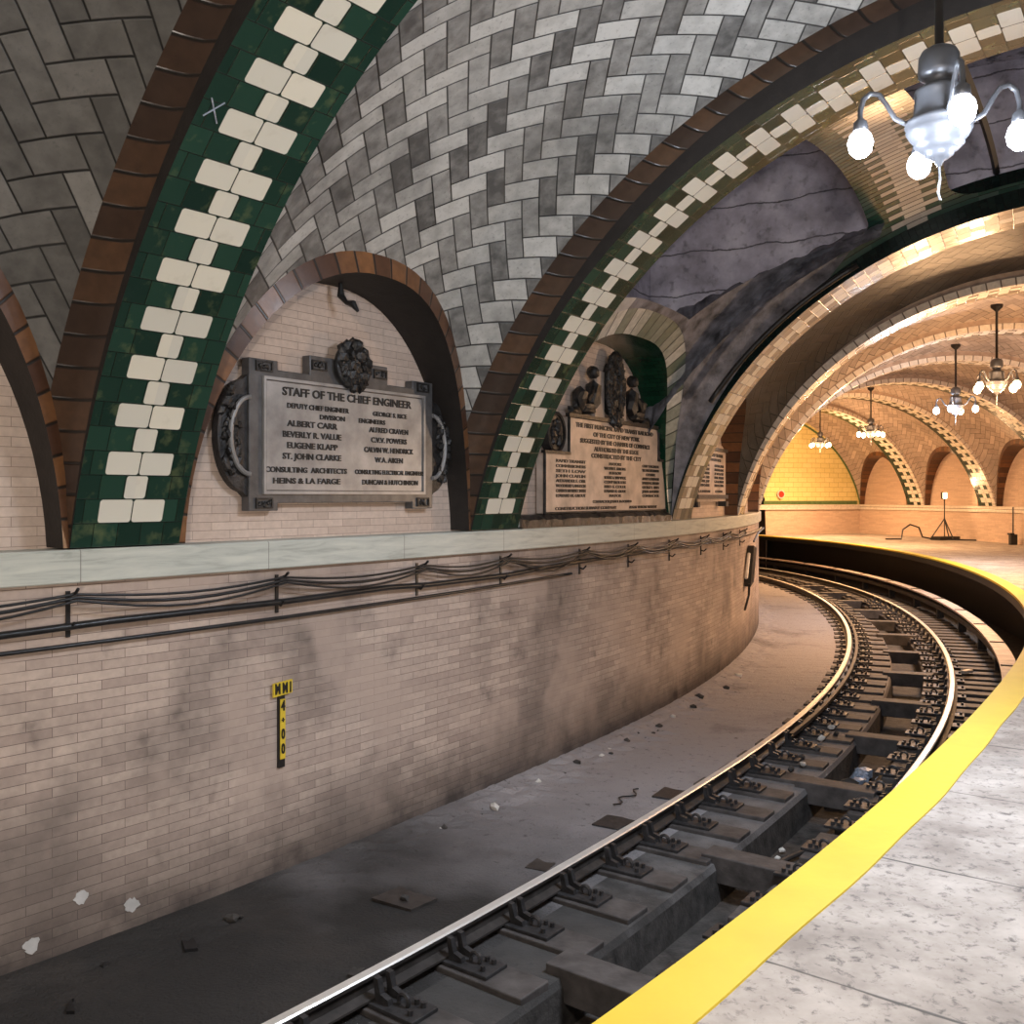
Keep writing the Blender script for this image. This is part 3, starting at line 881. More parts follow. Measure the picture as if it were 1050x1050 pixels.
wall_line('wall_cable', [(10.2, TW+.1, -.60), (11.0, TW+.09, -.74), (11.7, TW+.09, -.57), (12.4, TW+.12, -.68), (12.98, TW+.09, -.56), (14.0, TW+.12, -.70), (14.4, TW+.08, -.55), (16, TW+.1, -.66), (17.4, TW+.1, -.55), (19, TW+.1, -.62)], .008, M['conduit'], 'tangled thin cable looping between hooks toward the end of the wall', 'cable', sub=6, seg=6, wob=.02)
hook = thing('cable_bracket', 'black iron hook bracket holding cables on the brick wall', 'bracket', (0, 0, 0), 0, 'cable brackets')
mb = MB(); mb.box(0, .012, -.012, .012, -.10, .17); mb.build('backplate', M['conduit'], hook)
mb = MB(); mb.tube([(0, 0, .12), (.05, 0, .15), (.10, 0, .165), (.13, 0, .19)], .010, 6); mb.build('hook', M['conduit'], hook)
mb = MB(); mb.tube([(0, 0, -.03), (.05, 0, -.045), (.085, 0, -.01)], .009, 6); mb.build('clamp', M['conduit'], hook)
names_b = {4: 'black cable bracket on the wall nearest the left edge of the photo', 5: 'black cable bracket on the wall above the yellow marker', 6: 'black cable bracket under the right end of the staff plaque', 7: 'black cable bracket under the second green rib', 8: 'black cable bracket under the left part of the pink tablet', 9: 'black cable bracket under the right part of the pink tablet', 10: 'black cable bracket under the third rib'}
for k, b in enumerate(BRK):
    p, h = at(b, TW+.001, -.72)
    lab = names_b.get(k, 'black cable bracket far along the wall')
    if k == 0: hook.location = p; hook.rotation_euler = (0, 0, h); hook['label'] = lab
    elif k >= 4: dup(hook, p, h, lab)

# distance marker
def text_mesh(s, size, off=0.0, ext=.004, align='CENTER', fit=None):
    cu = bpy.data.curves.new('t', 'FONT'); cu.body = s; cu.size = size; cu.align_x = align; cu.align_y = 'CENTER'
    cu.extrude = ext; cu.offset = off; cu.resolution_u = 3
    ob = bpy.data.objects.new('t', cu); C.objects.link(ob)
    bpy.context.view_layer.update()
    dg = bpy.context.evaluated_depsgraph_get()
    me = bpy.data.meshes.new_from_object(ob.evaluated_get(dg))
    bpy.data.objects.remove(ob); bpy.data.curves.remove(cu)
    if fit:
        xs = [v.co.x for v in me.vertices]
        if xs:
            wdt = max(xs)-min(xs); k = fit/wdt
            for v in me.vertices: v.co.x *= k
    return me
def lettering(name, lines, parent, y, mat):      # lines: (text, x, z, size, width)
    mb = MB()
    for tx, x, z, size, fit in lines:
        me = text_mesh(tx, size, off=size*.022, ext=.006, fit=fit)
        b = len(mb.v)
        for v in me.vertices: mb.v.append((x+v.co.x, y-v.co.z, z+v.co.y))
        for f in me.polygons: mb.quad([b+i for i in f.vertices], 0)
        bpy.data.meshes.remove(me)
    return mb.build(name, mat, parent)
def wall_frame(s, t, z): return F(s, t, z), PI/2-head(s)
p, h = wall_frame(7.40, TW, -1.36)
mk = thing('distance_marker', 'yellow T-shaped marker reading MM1 4+00 on the brick wall', 'marker', p, h)
mb = MB(); mb.prism([(-.085, -.052), (.085, -.04), (.085, .055), (-.085, .045)], -.03, -.018); mb.build('top_plate', M['yellow'], mk)
mb = MB(); mb.prism([(-.03, -.56), (.025, -.56), (.025, -.05), (-.03, -.05)], -.02, 0); mb.build('back_strip', M['black'], mk)
mb = MB(); mb.prism([(-.02, -.50), (.025, -.50), (.025, -.075), (-.02, -.075)], -.026, -.0205); mb.build('number_strip', M['yellow'], mk)
lettering('lettering', [('M M I', 0, 0, .105, .14)], mk, -.031, M['black'])
lettering('lettering', [('4', .002, -.125, .10, .034), ('+', .002, -.225, .06, .024), ('0', .002, -.325, .10, .030), ('0', .002, -.43, .10, .030)], mk, -.027, M['black'])

# small device box at the far end of the wall
p, h = wall_frame(20.0, TW, -1.1)
dv = thing('wall_box', 'black equipment box hanging askew on the far end of the brick wall', 'box', p, h)
mb = MB(); mb.prism([(-.50, -.45), (-.05, -.40), (.42, .18), (.0, .24)], -.13, -.02); mb.build('case', M['black'], dv, bevel=.01)
mb = MB(); mb.tube([(-.53, -.05, -.30), (-.12, -.05, .10)], .03, 6); mb.build('edge_strip', M['stonewhite'], dv)
mb = MB(); mb.tube([(.2, -.1, .3), (.5, -.15, .45), (.9, -.2, .52)], .02, 6); mb.tube([(-.5, -.1, -.4), (-.4, -.08, -.6), (-.55, -.03, -.85)], .02, 6); mb.build('cable_tail', M['conduit'], dv)

# pale marks on the wall
wl = [(5.83, -2.37, .045, 'pale chalky splash on the wall foot, upper left of two'), (6.18, -2.52, .05, 'pale chalky splash on the wall foot, right of its neighbour'), (5.52, -2.55, .05, 'pale chalky splash low on the wall at the far left'), (6.35, -.88, .0, '')]
for s, z, r, lab in wl:
    if not r: continue
    mb = MB(); R = random.Random(int(s*100)); n = 16; pts = [(s+r/.93*math.cos(2*PI*k/n)*R.uniform(.6, 1.15), z+r*math.sin(2*PI*k/n)*R.uniform(.6, 1.1)) for k in range(n)]
    p, h = wall_frame(s, TW, z)
    mb.prism([(a-s, b-z) for a, b in pts], -.004, .002)
    o = mb.build('splash_mark', M['whitewash']); o.location = p; o.rotation_euler = (0, 0, h)
    tag(o, lab, 'stain', 'pale splashes')

# ------------------------------------------------------------------ plaques
TN = TW-.19
def ellipse(cx, cz, rx, rz, n=28, a0=0, a1=2*PI):
    return [(cx+rx*math.cos(a0+(a1-a0)*k/n), cz+rz*math.sin(a0+(a1-a0)*k/n)) for k in range(n if a1-a0 > 6.2 else n+1)]
def ornament(mb, cx, cz, rx, rz, y, seed, n=26, r=.03, sub=1):
    R = random.Random(seed)
    for k in range(n):
        a = R.uniform(0, 2*PI); q = math.sqrt(R.uniform(0, 1))
        mb.blob((cx+rx*q*math.cos(a), y+R.uniform(-.012, .004), cz+rz*q*math.sin(a)), r*R.uniform(.5, 1.1), seed*50+k, sub=sub, jag=.3, sc=(1, .9, 1.3))
# staff plaque
sA, sB = 7.19, 9.25
p, h = wall_frame((sA+sB)/2, TN, 0)
q1 = thing('memorial_plaque', 'grey metal plaque headed STAFF OF THE CHIEF ENGINEER in the first full niche', 'plaque', p, h)
cord = (F(sB, TN)-F(sA, TN)).length; W2 = cord/2
Y0 = -.09
mb = MB()
zt, zb = .93, -.02
# silhouette with stepped ears
out = [(-W2, -.10), (-W2+.26, -.10), (-W2+.26, -.045), (W2-.26, -.045), (W2-.26, -.10), (W2, -.10), (W2, .98), (W2-.26, .98), (W2-.26, .915), (.42, .915), (.42, 1.06), (-.42, 1.06), (-.42, .915), (-W2+.26, .915), (-W2+.26, .98), (-W2, .98)]
mb.prism(out, Y0, -.005); mb.build('backing', M['zinc_frame'], q1, bevel=.006)
mb = MB()
def frame_rect(mb, x0, x1, z0, z1, w_, y0, y1):
    mb.box(x0, x1, y0, y1, z0, z0+w_); mb.box(x0, x1, y0, y1, z1-w_, z1); mb.box(x0, x0+w_, y0, y1, z0+w_, z1-w_); mb.box(x1-w_, x1, y0, y1, z0+w_, z1-w_)
fx0, fx1 = -W2+.115, W2-.115
frame_rect(mb, fx0, fx1, .02, .86, .022, Y0-.022, Y0)
mb.build('inner_frame', M['zinc'], q1)
mb = MB(); mb.box(fx0+.035, fx1-.035, Y0-.008, Y0, .05, .83); mb.build('panel', M['zinc'], q1)
for (cx, cz) in ((-W2+.13, .93), (W2-.13, .93), (-W2+.13, -.045), (W2-.13, -.045), (-.33, .99), (.33, .99)):
    mb = MB(); frame_rect(mb, cx-.075, cx+.075, cz-.038, cz+.038, .012, Y0-.014, Y0)
    ornament(mb, cx, cz, .05, .02, Y0-.004, int(abs(cx*97+cz*31)), 8, .016)
    mb.build('corner_ornament', M['iron'], q1)
for sx in (-1, 1):
    mb = MB()
    mb.prism([(sx*W2-0*sx, .86)]+[(sx*(W2+.25*math.sin(a)), .43+.40*math.cos(a)) for a in np.linspace(.15, PI-.15, 18)]+[(sx*W2, .0)], Y0+.02, -.005)
    ornament(mb, sx*(W2+.15), .43, .08, .32, Y0+.015, 5+sx, 46, .035)
    if sx == 1: mb.f = [f[::-1] for f in mb.f]
    rd = mb.build('side_roundel', M['iron'], q1)
    mb = MB()
    mb.tube([(sx*(W2+.165*math.sin(a)-.005), Y0-.005, .43+.27*math.cos(a)) for a in np.linspace(0, PI, 20)], .018, 8)
    mb.build('roundel_rim', M['zinc'], rd)
mb = MB()
ornament(mb, 0.0, 1.02, .17, .17, Y0-.03, 77, 80, .045)
mb.tube([(.17*math.cos(a), Y0-.03, 1.02+.16*math.sin(a)) for a in np.linspace(0, 2*PI, 24)], .025, 8)
mb.blob((0, Y0-.06, 1.17), .06, 4, sub=2, jag=.15); mb.blob((-.05, Y0-.05, 1.1), .05, 5, sub=2, jag=.2); mb.blob((.05, Y0-.05, 1.1), .05, 6, sub=2, jag=.2)
mb.build('crest', M['iron'], q1)
lx = (fx0+fx1)/2; fw = fx1-fx0
lines = [('STAFF OF THE CHIEF ENGINEER', 0, .765, .085, fw*.80),
 ('DEPUTY CHIEF ENGINEER', -.34, .665, .052, .62), ('GEORGE S. RICE', .44, .665, .050, .40), ('DIVISION', -.2, .60, .05, .26), ('ENGINEERS', .23, .60, .05, .30),
 ('ALBERT CARR', -.40, .535, .062, .50), ('ALFRED CRAVEN', .43, .535, .058, .46),
 ('BEVERLY R. VALUE', -.40, .455, .062, .58), ('C.V.V. POWERS', .43, .455, .058, .42),
 ('EUGENE KLAPP', -.40, .375, .062, .50), ('CALVIN W. HENDRICK', .43, .375, .058, .58),
 ('ST. JOHN CLARKE', -.40, .295, .062, .58), ('W.A. AIKEN', .43, .295, .058, .33),
 ('CONSULTING  ARCHITECTS', -.45, .195, .055, .80), ('CONSULTING ELECTRICAL ENGINEERS', .45, .195, .05, .82),
 ('HEINS & LA FARGE', -.45, .115, .058, .66), ('DUNCAN & HUTCHINSON', .45, .115, .055, .66)]
lettering('lettering', lines, q1, Y0-.009, M['letters'])

# tablet in the green arched niche
def arc_w(s1, s2): return (F(s2, TN)-F(s1, TN)).length
sc0 = 12.55
p, h = wall_frame(sc0, TN, 0)
q2 = thing('memorial_tablet', 'pinkish bronze tablet with a dark wreath on top in the green arched niche', 'plaque', p, h)
def X(s):
    d = F(s, TN)-F(sc0, TN); return d.dot(Vector((math.cos(h), math.sin(h), 0)))
xl0, xl1, xu0, xu1 = X(11.08), X(14.45), X(11.62), X(14.15)
mb = MB(); mb.prism([(xl0, -.17), (xl1, -.17), (xl1, .46), (xu1+.0, .46), (xu1, .86), (xu0, .86), (xu0, .46), (xl0, .46)], -.10, -.005); mb.build('board', M['tablet'], q2, bevel=.006)
mb = MB()
pl = [(xl0, -.17), (xl1, -.17), (xl1, .46), (xu1, .46), (xu1, .86), (xu0, .86), (xu0, .46), (xl0, .46)]
mb.tube([(a, -.105, b) for a, b in pl+[pl[0]]], .018, 6)
mb.box(xu0-.03, xu1+.03, -.13, -.08, .85, .89); mb.box(xl0-.03, xu0, -.13, -.08, .445, .475); mb.box(xu1, xl1+.03, -.13, -.08, .445, .475)
mb.build('moulding', M['iron'], q2)
xm = X(12.78)
mb = MB()
R = random.Random(5)
for k in range(46):
    a = 2*PI*k/46
    for d in (-.03, .03):
        mb.blob((xm+(.17+d)*math.cos(a), -.12, 1.25+(.34+d)*math.sin(a)), .045, k, sub=1, jag=.3, sc=(1, .9, 1.4))
ornament(mb, xm, .88, .14, .06, -.12, 8, 20, .05)
wr = mb.build('wreath', M['iron'], q2)
mb = MB(); ornament(mb, xm, 1.25, .08, .24, -.10, 12, 40, .05); mb.prism(ellipse(xm, 1.25, .13, .3), -.06, -.01); mb.build('wreath_figure', M['iron'], wr)
mb = MB(); mb.prism([(xm-.42, .89), (xm-.19, .89), (xm-.19, 1.42), (xm-.36, 1.42)], -.07, -.005); mb.build('pedestal', M['tablet'], q2)
mb = MB(); mb.prism([(xm+.19, .89), (xm+.40, .89), (xm+.36, 1.46), (xm+.19, 1.5)], -.07, -.005); mb.build('pedestal', M['tablet'], q2)
for sx, nm in ((-1, 'left'), (1, 'right')):
    mb = MB(); cx = xm+sx*.52
    mb.blob((cx+.0*sx, -.10, 1.38), .075, 3, sub=2, jag=.12)
    mb.blob((cx-.02*sx, -.09, 1.14), .12, 9, sub=2, jag=.2, sc=(.9, .7, 1.5)); mb.blob((cx+.14*sx, -.09, .97), .11, 14, sub=2, jag=.2, sc=(1.6, .7, .7))
    mb.blob((cx+.26*sx, -.08, 1.06), .12, 15, sub=2, jag=.3, sc=(1.0, .6, 1.1)); mb.tube([(cx+.0*sx, -.1, 1.25), (cx+.12*sx, -.13, 1.12), (cx+.2*sx, -.12, 1.05)], .035, 8); mb.blob((cx+.40*sx, -.08, .93), .09, 16, sub=2, jag=.3, sc=(1.6, .6, .6))
    mb.build('relief_figure', M['iron'], q2)
mb = MB(); cx = (X(11.1)+X(11.6))/2
mb.prism(ellipse(cx, .67, .20, .215), -.09, -.005); mb.tube([(cx+.18*math.cos(a), -.095, .67+.2*math.sin(a)) for a in np.linspace(0, 2*PI, 24)], .02, 6); ornament(mb, cx, .67, .09, .12, -.09, 31, 22, .04)
mb.build('medallion', M['iron'], q2)
mb = MB(); cx = xu1+.14
mb.tube([(cx+.11*math.sin(a), -.08, .62+.16*math.cos(a)) for a in np.linspace(0, 5, 18)], .02, 6); ornament(mb, cx, .62, .06, .1, -.07, 33, 14, .03)
mb.build('scroll', M['iron'], q2)
um = (xu0+xu1)/2; lm_ = (xl0+xl1)/2; uw = xu1-xu0; lw = xl1-xl0
ln = [('THE FIRST MUNICIPAL RAPID TRANSIT RAILROAD', um, .775, .07, uw*.86), ('OF THE CITY OF NEW YORK', um, .69, .07, uw*.52), ('SUGGESTED BY THE CHAMBER OF COMMERCE', um, .61, .07, uw*.78), ('AUTHORIZED BY THE STATE', um, .53, .07, uw*.50), ('CONSTRUCTED BY THE CITY', um, .455, .07, uw*.56)]
c1 = ['RAPID TRANSIT', 'COMMISSIONERS', 'SETH LOW', 'JOHN CLAFLIN', 'ALEXANDER E. ORR', 'WOODBURY LANGDON', 'CHARLES STEWART SMITH', 'EDWARD M. GROUT']
c2 = ['MAYORS', 'WILLIAM L. STRONG', 'SETH LOW', 'ROBERT A. VAN WYCK', 'COMPTROLLERS', 'BIRD S. COLER', 'EDWARD M. GROUT', 'MAYOR']
c3 = ['CHIEF ENGINEER', 'WM. BARCLAY PARSONS', 'COUNSEL', 'ALBERT B. BOARDMAN', 'EDWARD M. SHEPARD', 'GEORGE L. RIVES', 'JOHN B. McDONALD', 'CONTRACTOR']
for k in range(8):
    z = .375-.052*k
    ln.append((c1[k], lm_-lw*.32, z, .045, lw*.21)); ln.append((c2[k], lm_+lw*.02, z, .045, lw*(.10 if k in (0, 2, 7) else .18))); ln.append((c3[k], lm_+lw*.34, z, .045, lw*(.09 if k == 2 else .16)))
ln.append(('CONTRACTOR JOHN B. McDONALD', lm_, -.055, .042, lw*.32)); ln.append(('CONSTRUCTION SUBWAY COMPANY', lm_-lw*.2, -.125, .045, lw*.46)); ln.append(('AUGUST BELMONT PRESIDENT', lm_+lw*.27, -.125, .045, lw*.26))
lettering('lettering', ln, q2, -.101, M['letters'])
mb = MB()
P = []; R = random.Random(2)
for k in range(50):
    s = 10.5+(14.45-10.5)*k/49
    P.append([F(s, TW+.03, LT+.0), F(s, TW+.02+R.uniform(-.01, .01), LT+.07+R.uniform(0, .02)), F(s, TW-.04, LT+.125+R.uniform(-.01, .01)), F(s, TN, LT+.13)])
mb.grid(P); tag(mb.build('rough_sill', M['iron']), 'rough dark sill on the ledge below the pink tablet', 'sill')

# third plaque
sc0 = 16.75
p, h = wall_frame(sc0, TN, 0)
q3 = thing('memorial_plaque', 'small pale plaque with a peaked top in the third niche, half hidden by the rib', 'plaque', p, h)
x0, x1 = -.78, 1.12
mb = MB(); mb.prism([(x0, -.07), (x1, -.07), (x1, .72), (x1-.25, .80), (x0+.25+.45, .86), (x0+.25, .80), (x0, .72)], -.11, -.005); mb.build('board', M['tablet'], q3, bevel=.006)
mb = MB(); mb.box(x0-.06, x0+.01, -.14, -.0, -.12, .45); mb.box(x0-.04, x1+.04, -.14, -.08, .70, .75); mb.box(x0, x1, -.15, -.10, -.03, .03); mb.box(x0-.03, x0+.1, -.15, -.02, -.15, -.07); mb.box(x1-.15, x1+.03, -.15, -.02, -.15, -.07)
mb.build('moulding', M['iron'], q3)
mb = MB(); ornament(mb, (x0+x1)/2, .95, .35, .13, -.09, 60, 30, .06); mb.build('crest', M['iron'], q3)
ln = [('BOARD OF RAPID TRANSIT', .17, .63, .07, 1.5), ('RAILROAD COMMISSIONERS', .17, .56, .06, 1.2)]
for k, (a, b) in enumerate(zip(['ALEXANDER E. ORR', 'JOHN H. STARIN', 'WOODBURY LANGDON', 'GEORGE L. RIVES', 'MORRIS K. JESUP', 'JOHN CLAFLIN'], ['CHARLES S. SMITH', 'EDWARD M. GROUT', 'SETH LOW', 'BION L. BURROWS', 'G. B. McCLELLAN', 'BIRD S. COLER'])):
    ln.append((a, -.28, .47-.06*k, .055, .6)); ln.append((b, .65, .47-.06*k, .055, .6))
ln += [('A. B. BOARDMAN', -.28, .08, .05, .7), ('COUNSEL', .65, .08, .05, .5)]
lettering('lettering', ln, q3, -.111, M['letters'])

# bits in the first niche
mb = MB(); p = F(8.08, TN+.12, 1.55)
mb.tube([p+Vector((0, 0, .12)), p, p+Vector((.05, -.02, -.06)), p+Vector((.10, -.03, -.07)), p+Vector((.14, -.04, -.13))], [.012, .03, .018, .03, .012], 7)
tag(mb.build('torn_fitting', M['black']), 'broken black fitting dangling at the top of the first niche', 'fitting')
p = F(9.0, TN+.10, 1.50)
nb = thing('niche_lamp', 'tiny round lamp under the arch right of the staff plaque crest', 'lamp', p)
mb = MB(); mb.tube([(0, 0, .25), (0, 0, .03)], .006, 6); mb.build('cord', M['black'], nb)
mb = MB(); mb.blob((0, 0, 0), .022, 1, sub=2, jag=0); mb.build('globe', M['stonewhite'], nb, smooth=True)

# chalk cross on the first rib
mb = MB(); sR, phx = RIBS[3]-.30, None
def ribsurf(s, z):
    ph = math.asin((z-ZC)/BV); t, zz = rib_pt(ph, -.004); return F(s, t, zz)
for (a, b) in (((5.79, 1.92), (5.87, 1.99)), ((5.79, 1.99), (5.88, 1.91))):
    mb.tube([ribsurf(a[0]+(b[0]-a[0])*k/3, a[1]+(b[1]-a[1])*k/3) for k in range(4)], .004, 5)
tag(mb.build('chalk_mark', M['bluefoil']), 'small pale blue chalk cross on the green side of the big left rib', 'mark')

# ------------------------------------------------------------------ chandeliers
def chandelier(loc, ztop, n_arm, rot, cols, power, label, real_light=True, scale=1.0):
    r = thing('chandelier', label, 'chandelier', loc, rot, None)
    zt = ztop-loc[2]
    mb = MB(); mb.tube([(0, 0, .34), (0, 0, zt)], .022, 10); mb.build('rod', M['rodmetal'], r, smooth=True)
    mb = MB(); mb.lathe([(.001, zt+.02), (.10, zt+.02), (.095, zt-.03), (.03, zt-.09), (.022, zt-.1)], 20); mb.build('ceiling_rose', M['rodmetal'], r, smooth=True)
    mb = MB()
    mb.lathe([(.022, .50), (.05, .49), (.085, .47), (.10, .44), (.105, .36), (.10, .34), (.07, .33), (.062, .30), (.085, .285), (.12, .27), (.125, .25), (.118, .235), (.125, .15), (.14, .12), (.165, .105), (.17, .085), (.155, .07), (.165, .055), (.145, .02), (.12, -.01), (.125, -.02), (.095, -.05), (.07, -.065), (.072, -.075), (.045, -.095), (.025, -.105), (.012, -.13), (.001, -.135)], 28)
    mb.build('body', M['lampmetal'], r, smooth=True)
    mb = MB(); mb.tube([(0, 0, -.13), (.004, 0, -.2), (-.004, .003, -.27), (.006, 0, -.31)], .006, 6); mb.build('pull_chain', M['lampmetal'], r)
    for k in range(n_arm):
        a = 2*PI*k/n_arm; c, s_ = math.cos(a), math.sin(a)
        prof = [(.12, .12), (.17, .10), (.22, .13), (.26, .20), (.30, .26), (.345, .27), (.38, .24), (.395, .18), (.395, .13)]
        mb = MB(); mb.tube([(x*c, x*s_, z) for x, z in prof], .014, 8); arm = mb.build('arm', M['lampmetal'], r, smooth=True)
        mb = MB(); mb.lathe([(.014, .14), (.035, .12), (.04, .08), (.03, .07)], 14, o=(.395*c, .395*s_, 0)); mb.build('socket', M['lampmetal'], arm, smooth=True)
        col = cols[k % len(cols)]
        mb = MB(); mb.lathe([(.03, .08), (.055, .05), (.066, .01), (.056, -.035), (.03, -.062), (.001, -.07)], 16, o=(.395*c, .395*s_, 0))
        mb.build('bulb', M['bulb_cool'] if col == COOL else (M['bulb_warm'] if col == WARM else M['bulb_neut']), r, smooth=True)
        ld = bpy.data.lights.new('bulb_light', 'POINT'); ld.energy = power*LAMP; ld.color = col; ld.shadow_soft_size = .06
        lo = bpy.data.objects.new('bulb_light', ld); C.objects.link(lo); lo.parent = r; lo.location = (.42*c, .42*s_, -.14)
        ld.energy = power*LAMP*.45
        l2 = bpy.data.lights.new('bulb_light', 'SPOT'); l2.energy = power*LAMP*1.7; l2.color = col; l2.shadow_soft_size = .05   # the socket throws most light down
        l2.spot_size = math.radians(165); l2.spot_blend = 1.
        lo = bpy.data.objects.new('bulb_light', l2); C.objects.link(lo); lo.parent = r; lo.location = (.42*c, .42*s_, -.14)
    return r
def at_px(u, d): return ((u-525)/994.26*d, d)
ch = [((963, 5.07), 1.86, (COOL,), 42, 'white-lit chandelier hanging nearest the camera at upper right', -.15),
      ((1022, 16.5), 1.86, (WARM,), 70, 'warm chandelier on the longest dark rod at the right edge', .4),
      ((980, 20.8), 1.86, (WARM, COOL, COOL, WARM), 62, 'chandelier with half white and half orange bulbs', .9),
      ((893, 29.0), 1.86, (WARM,), 85, 'warm chandelier in front of the right-hand arches, third from the left', .2),
      ((841, 35.0), 1.86, (WARM,), 85, 'warm chandelier second from the left, at the right of the yellow tiled wall', .6),
      ((822, 39.3), 1.80, (WARM,), 75, 'farthest chandelier, leftmost of those before the yellow tiled wall', .1)]
for (u, d), z, cols, pw, lab, rot in ch:
    x, y = at_px(u, d)
    chandelier((x, y, z), 3.25, 4, rot, cols, pw, lab)
for s, pw, lab in ((3.9, 23, 'unseen white-lit chandelier added above the photographer'), (-1.6, 30, 'unseen white-lit chandelier added just behind the photographer'), (-5.5, 25, 'unseen white-lit chandelier added farthest back behind the photographer')):  # unseen chandeliers added to fill the near hall with light
    x = F(s, 2.15, 1.9)
    chandelier(tuple(x), 3.25, 4, .3, (NEUT,), pw, lab)

# ------------------------------------------------------------------ far platform bits
def work_light(p, rz, top, label, power, col, aim=0.):
    ws = thing('work_light_stand', label, 'work light', p, rz)
    for k in range(3):
        a = .4+2*PI*k/3; mb = MB(); mb.tube([(0, 0, top-.7), (.45*math.cos(a), .45*math.sin(a), .01)], .02, 6); mb.build('leg', M['plate'], ws)
    mb = MB(); mb.tube([(0, 0, .1), (0, 0, top)], .018, 6); mb.build('pole', M['plate'], ws)
    mb = MB(); mb.box(-.10, .10, -.02, .06, top-.03, top+.20); hd = mb.build('lamp_head', M['plate'], ws)
    mb = MB(); mb.box(-.085, .085, -.03, -.021, top-.01, top+.18); mb.build('lamp_face', M['bulb_warm'] if col == WARM else M['bulb_neut'], hd)
    mb = MB(); mb.box(-.4, .5, -.2, .2, 0, .12); mb.build('ballast', M['black'], ws)
    ld = bpy.data.lights.new('work_lamp', 'SPOT'); ld.energy = power; ld.color = col; ld.shadow_soft_size = .10; ld.spot_size = math.radians(150); ld.spot_blend = .8
    lo = bpy.data.objects.new('work_lamp', ld); C.objects.link(lo); lo.parent = ws; lo.location = (0, -.10, top+.12); lo.rotation_euler = (PI/2+aim, 0, PI)
    return ws
work_light(F(36.1, 6.0, ZP), .4, 1.42, 'folding tripod stand with a glaring work light by the far wall', WORK_FAR, WARM)
work_light(F(1.2, 5.6, ZP), -head(1.2)-PI/2-.15, 1.05, 'unseen work light on a low tripod, added behind the photographer to light the track wall', FILL_NEAR, NEUT, aim=.12)  # unseen stand added to brighten the near track wall
work_light(F(17.5, 6.1, ZP), -head(17.5)-PI/2+.1, 1.0, 'unseen work light on a tripod at right, added to light the wall end', FILL_MID, (1.0, .68, .42), aim=-.02)  # unseen stand added to warm and brighten the wall's far end
mb = MB(); q = F(36.1, 5.7, ZP)
mb.tube([q+Vector((-1.6, .3, .02)), q+Vector((-1.1, .2, .03)), q+Vector((-1.05, .2, .35)), q+Vector((-.8, .2, .52)), q+Vector((-.5, .2, .42)), q+Vector((-.4, .15, .1)), q+Vector((.0, .1, .02)), q+Vector((1.4, -.8, .02)), q+Vector((2.6, -2.2, .02))], .03, 6)
mb.v = [(a, b, c) for a, b, c in mb.v]
tag(mb.build('power_cable', M['conduit'], smooth=True), 'dark power cable looping over the far platform beside the work light', 'cable')
p = F(33.4, 6.40, ZP)
cb = thing('standpipe_box', 'small black box on a thin post at the far right wall', 'box', p)
mb = MB(); mb.tube([(0, 0, 0), (0, 0, 1.15)], .02, 6); mb.build('post', M['plate'], cb)
mb = MB(); mb.box(-.1, .1, -.08, .08, .0, .32); mb.box(-.13, .0, -.1, .1, .3, .36); mb.build('case', M['black'], cb, bevel=.01)
p = F(S_END-.04, 2.95, .10)
sg = thing('signal_disc', 'small round red disc on the yellow tiled end wall', 'sign', p, -head(S_END))
mb = MB(); mb.lathe([(.001, -.05), (.13, -.05), (.13, 0)], 20, M=Matrix.Rotation(-PI/2, 4, 'X')); mb.build('disc', M['red'], sg)
mb = MB(); mb.lathe([(.13, -.06), (.165, -.06), (.165, .0)], 20, M=Matrix.Rotation(-PI/2, 4, 'X')); mb.build('rim', M['stonewhite'], sg)

# ------------------------------------------------------------------ litter
def rubble(s, t, r, mat, label, cat='stone', group=None, flat=1., name='stone', z=None, n=1, seed=0):
    mb = MB(); R = random.Random(seed)
    for k in range(n):
        mb.blob((R.uniform(-r, r)*(n > 1)*1.2, R.uniform(-r, r)*(n > 1)*1.2, r*.4*flat), r*(1 if n == 1 else R.uniform(.4, .8)), seed*10+k, sub=1, jag=.35, sc=(1, .8, .7*flat))
    o = mb.build(name, mat); o.location = F(s, t, ZB if z is None else z); o.rotation_euler = (0, 0, R.uniform(0, 6))
    return tag(o, label, cat, group)
rubble(9.62, -2.16, .05, M['stonewhite'], 'whitish stone at the wall foot, the brightest along the wall', seed=3)
rubble(8.95, -2.2, .04, M['gravel'], 'small dark lump at the wall foot below the staff plaque', seed=4)
k = 0
for s, t, r, mt in [(10.5, -2.25, .045, 'stonewhite'), (10.9, -2.2, .035, 'gravel'), (11.3, -2.28, .05, 'gravel'), (11.7, -2.2, .04, 'stonewhite'), (12.0, -2.26, .03, 'stonewhite'), (12.4, -2.22, .05, 'gravel'), (12.8, -2.26, .04, 'gravel'), (13.3, -2.2, .05, 'gravel'), (13.9, -2.25, .05, 'stonewhite'), (14.6, -2.2, .06, 'gravel'), (15.2, -2.3, .07, 'gravel'), (16.1, -2.15, .06, 'gravel'), (17.2, -2.2, .07, 'stonewhite'), *[(8.6+.27*q+_bj.uniform(-.15, .15), -2.3+_bj.uniform(-.08, .16), _bj.uniform(.012, .03), _bj.choice(['gravel', 'gravel', 'infill', 'stonewhite'])) for q in range(40)], (9.3, -2.3, .03, 'gravel'), (10.1, -2.3, .03, 'gravel')]:
    k += 1
    rubble(s, t, r, M[mt], {'stonewhite': 'pale', 'gravel': 'dark', 'infill': 'dusty grey'}[mt]+' stone among the rubble along the foot of the brick wall', group='%s stones along the wall foot' % {'stonewhite': 'pale', 'gravel': 'dark', 'infill': 'dusty grey'}[mt], seed=20+k)
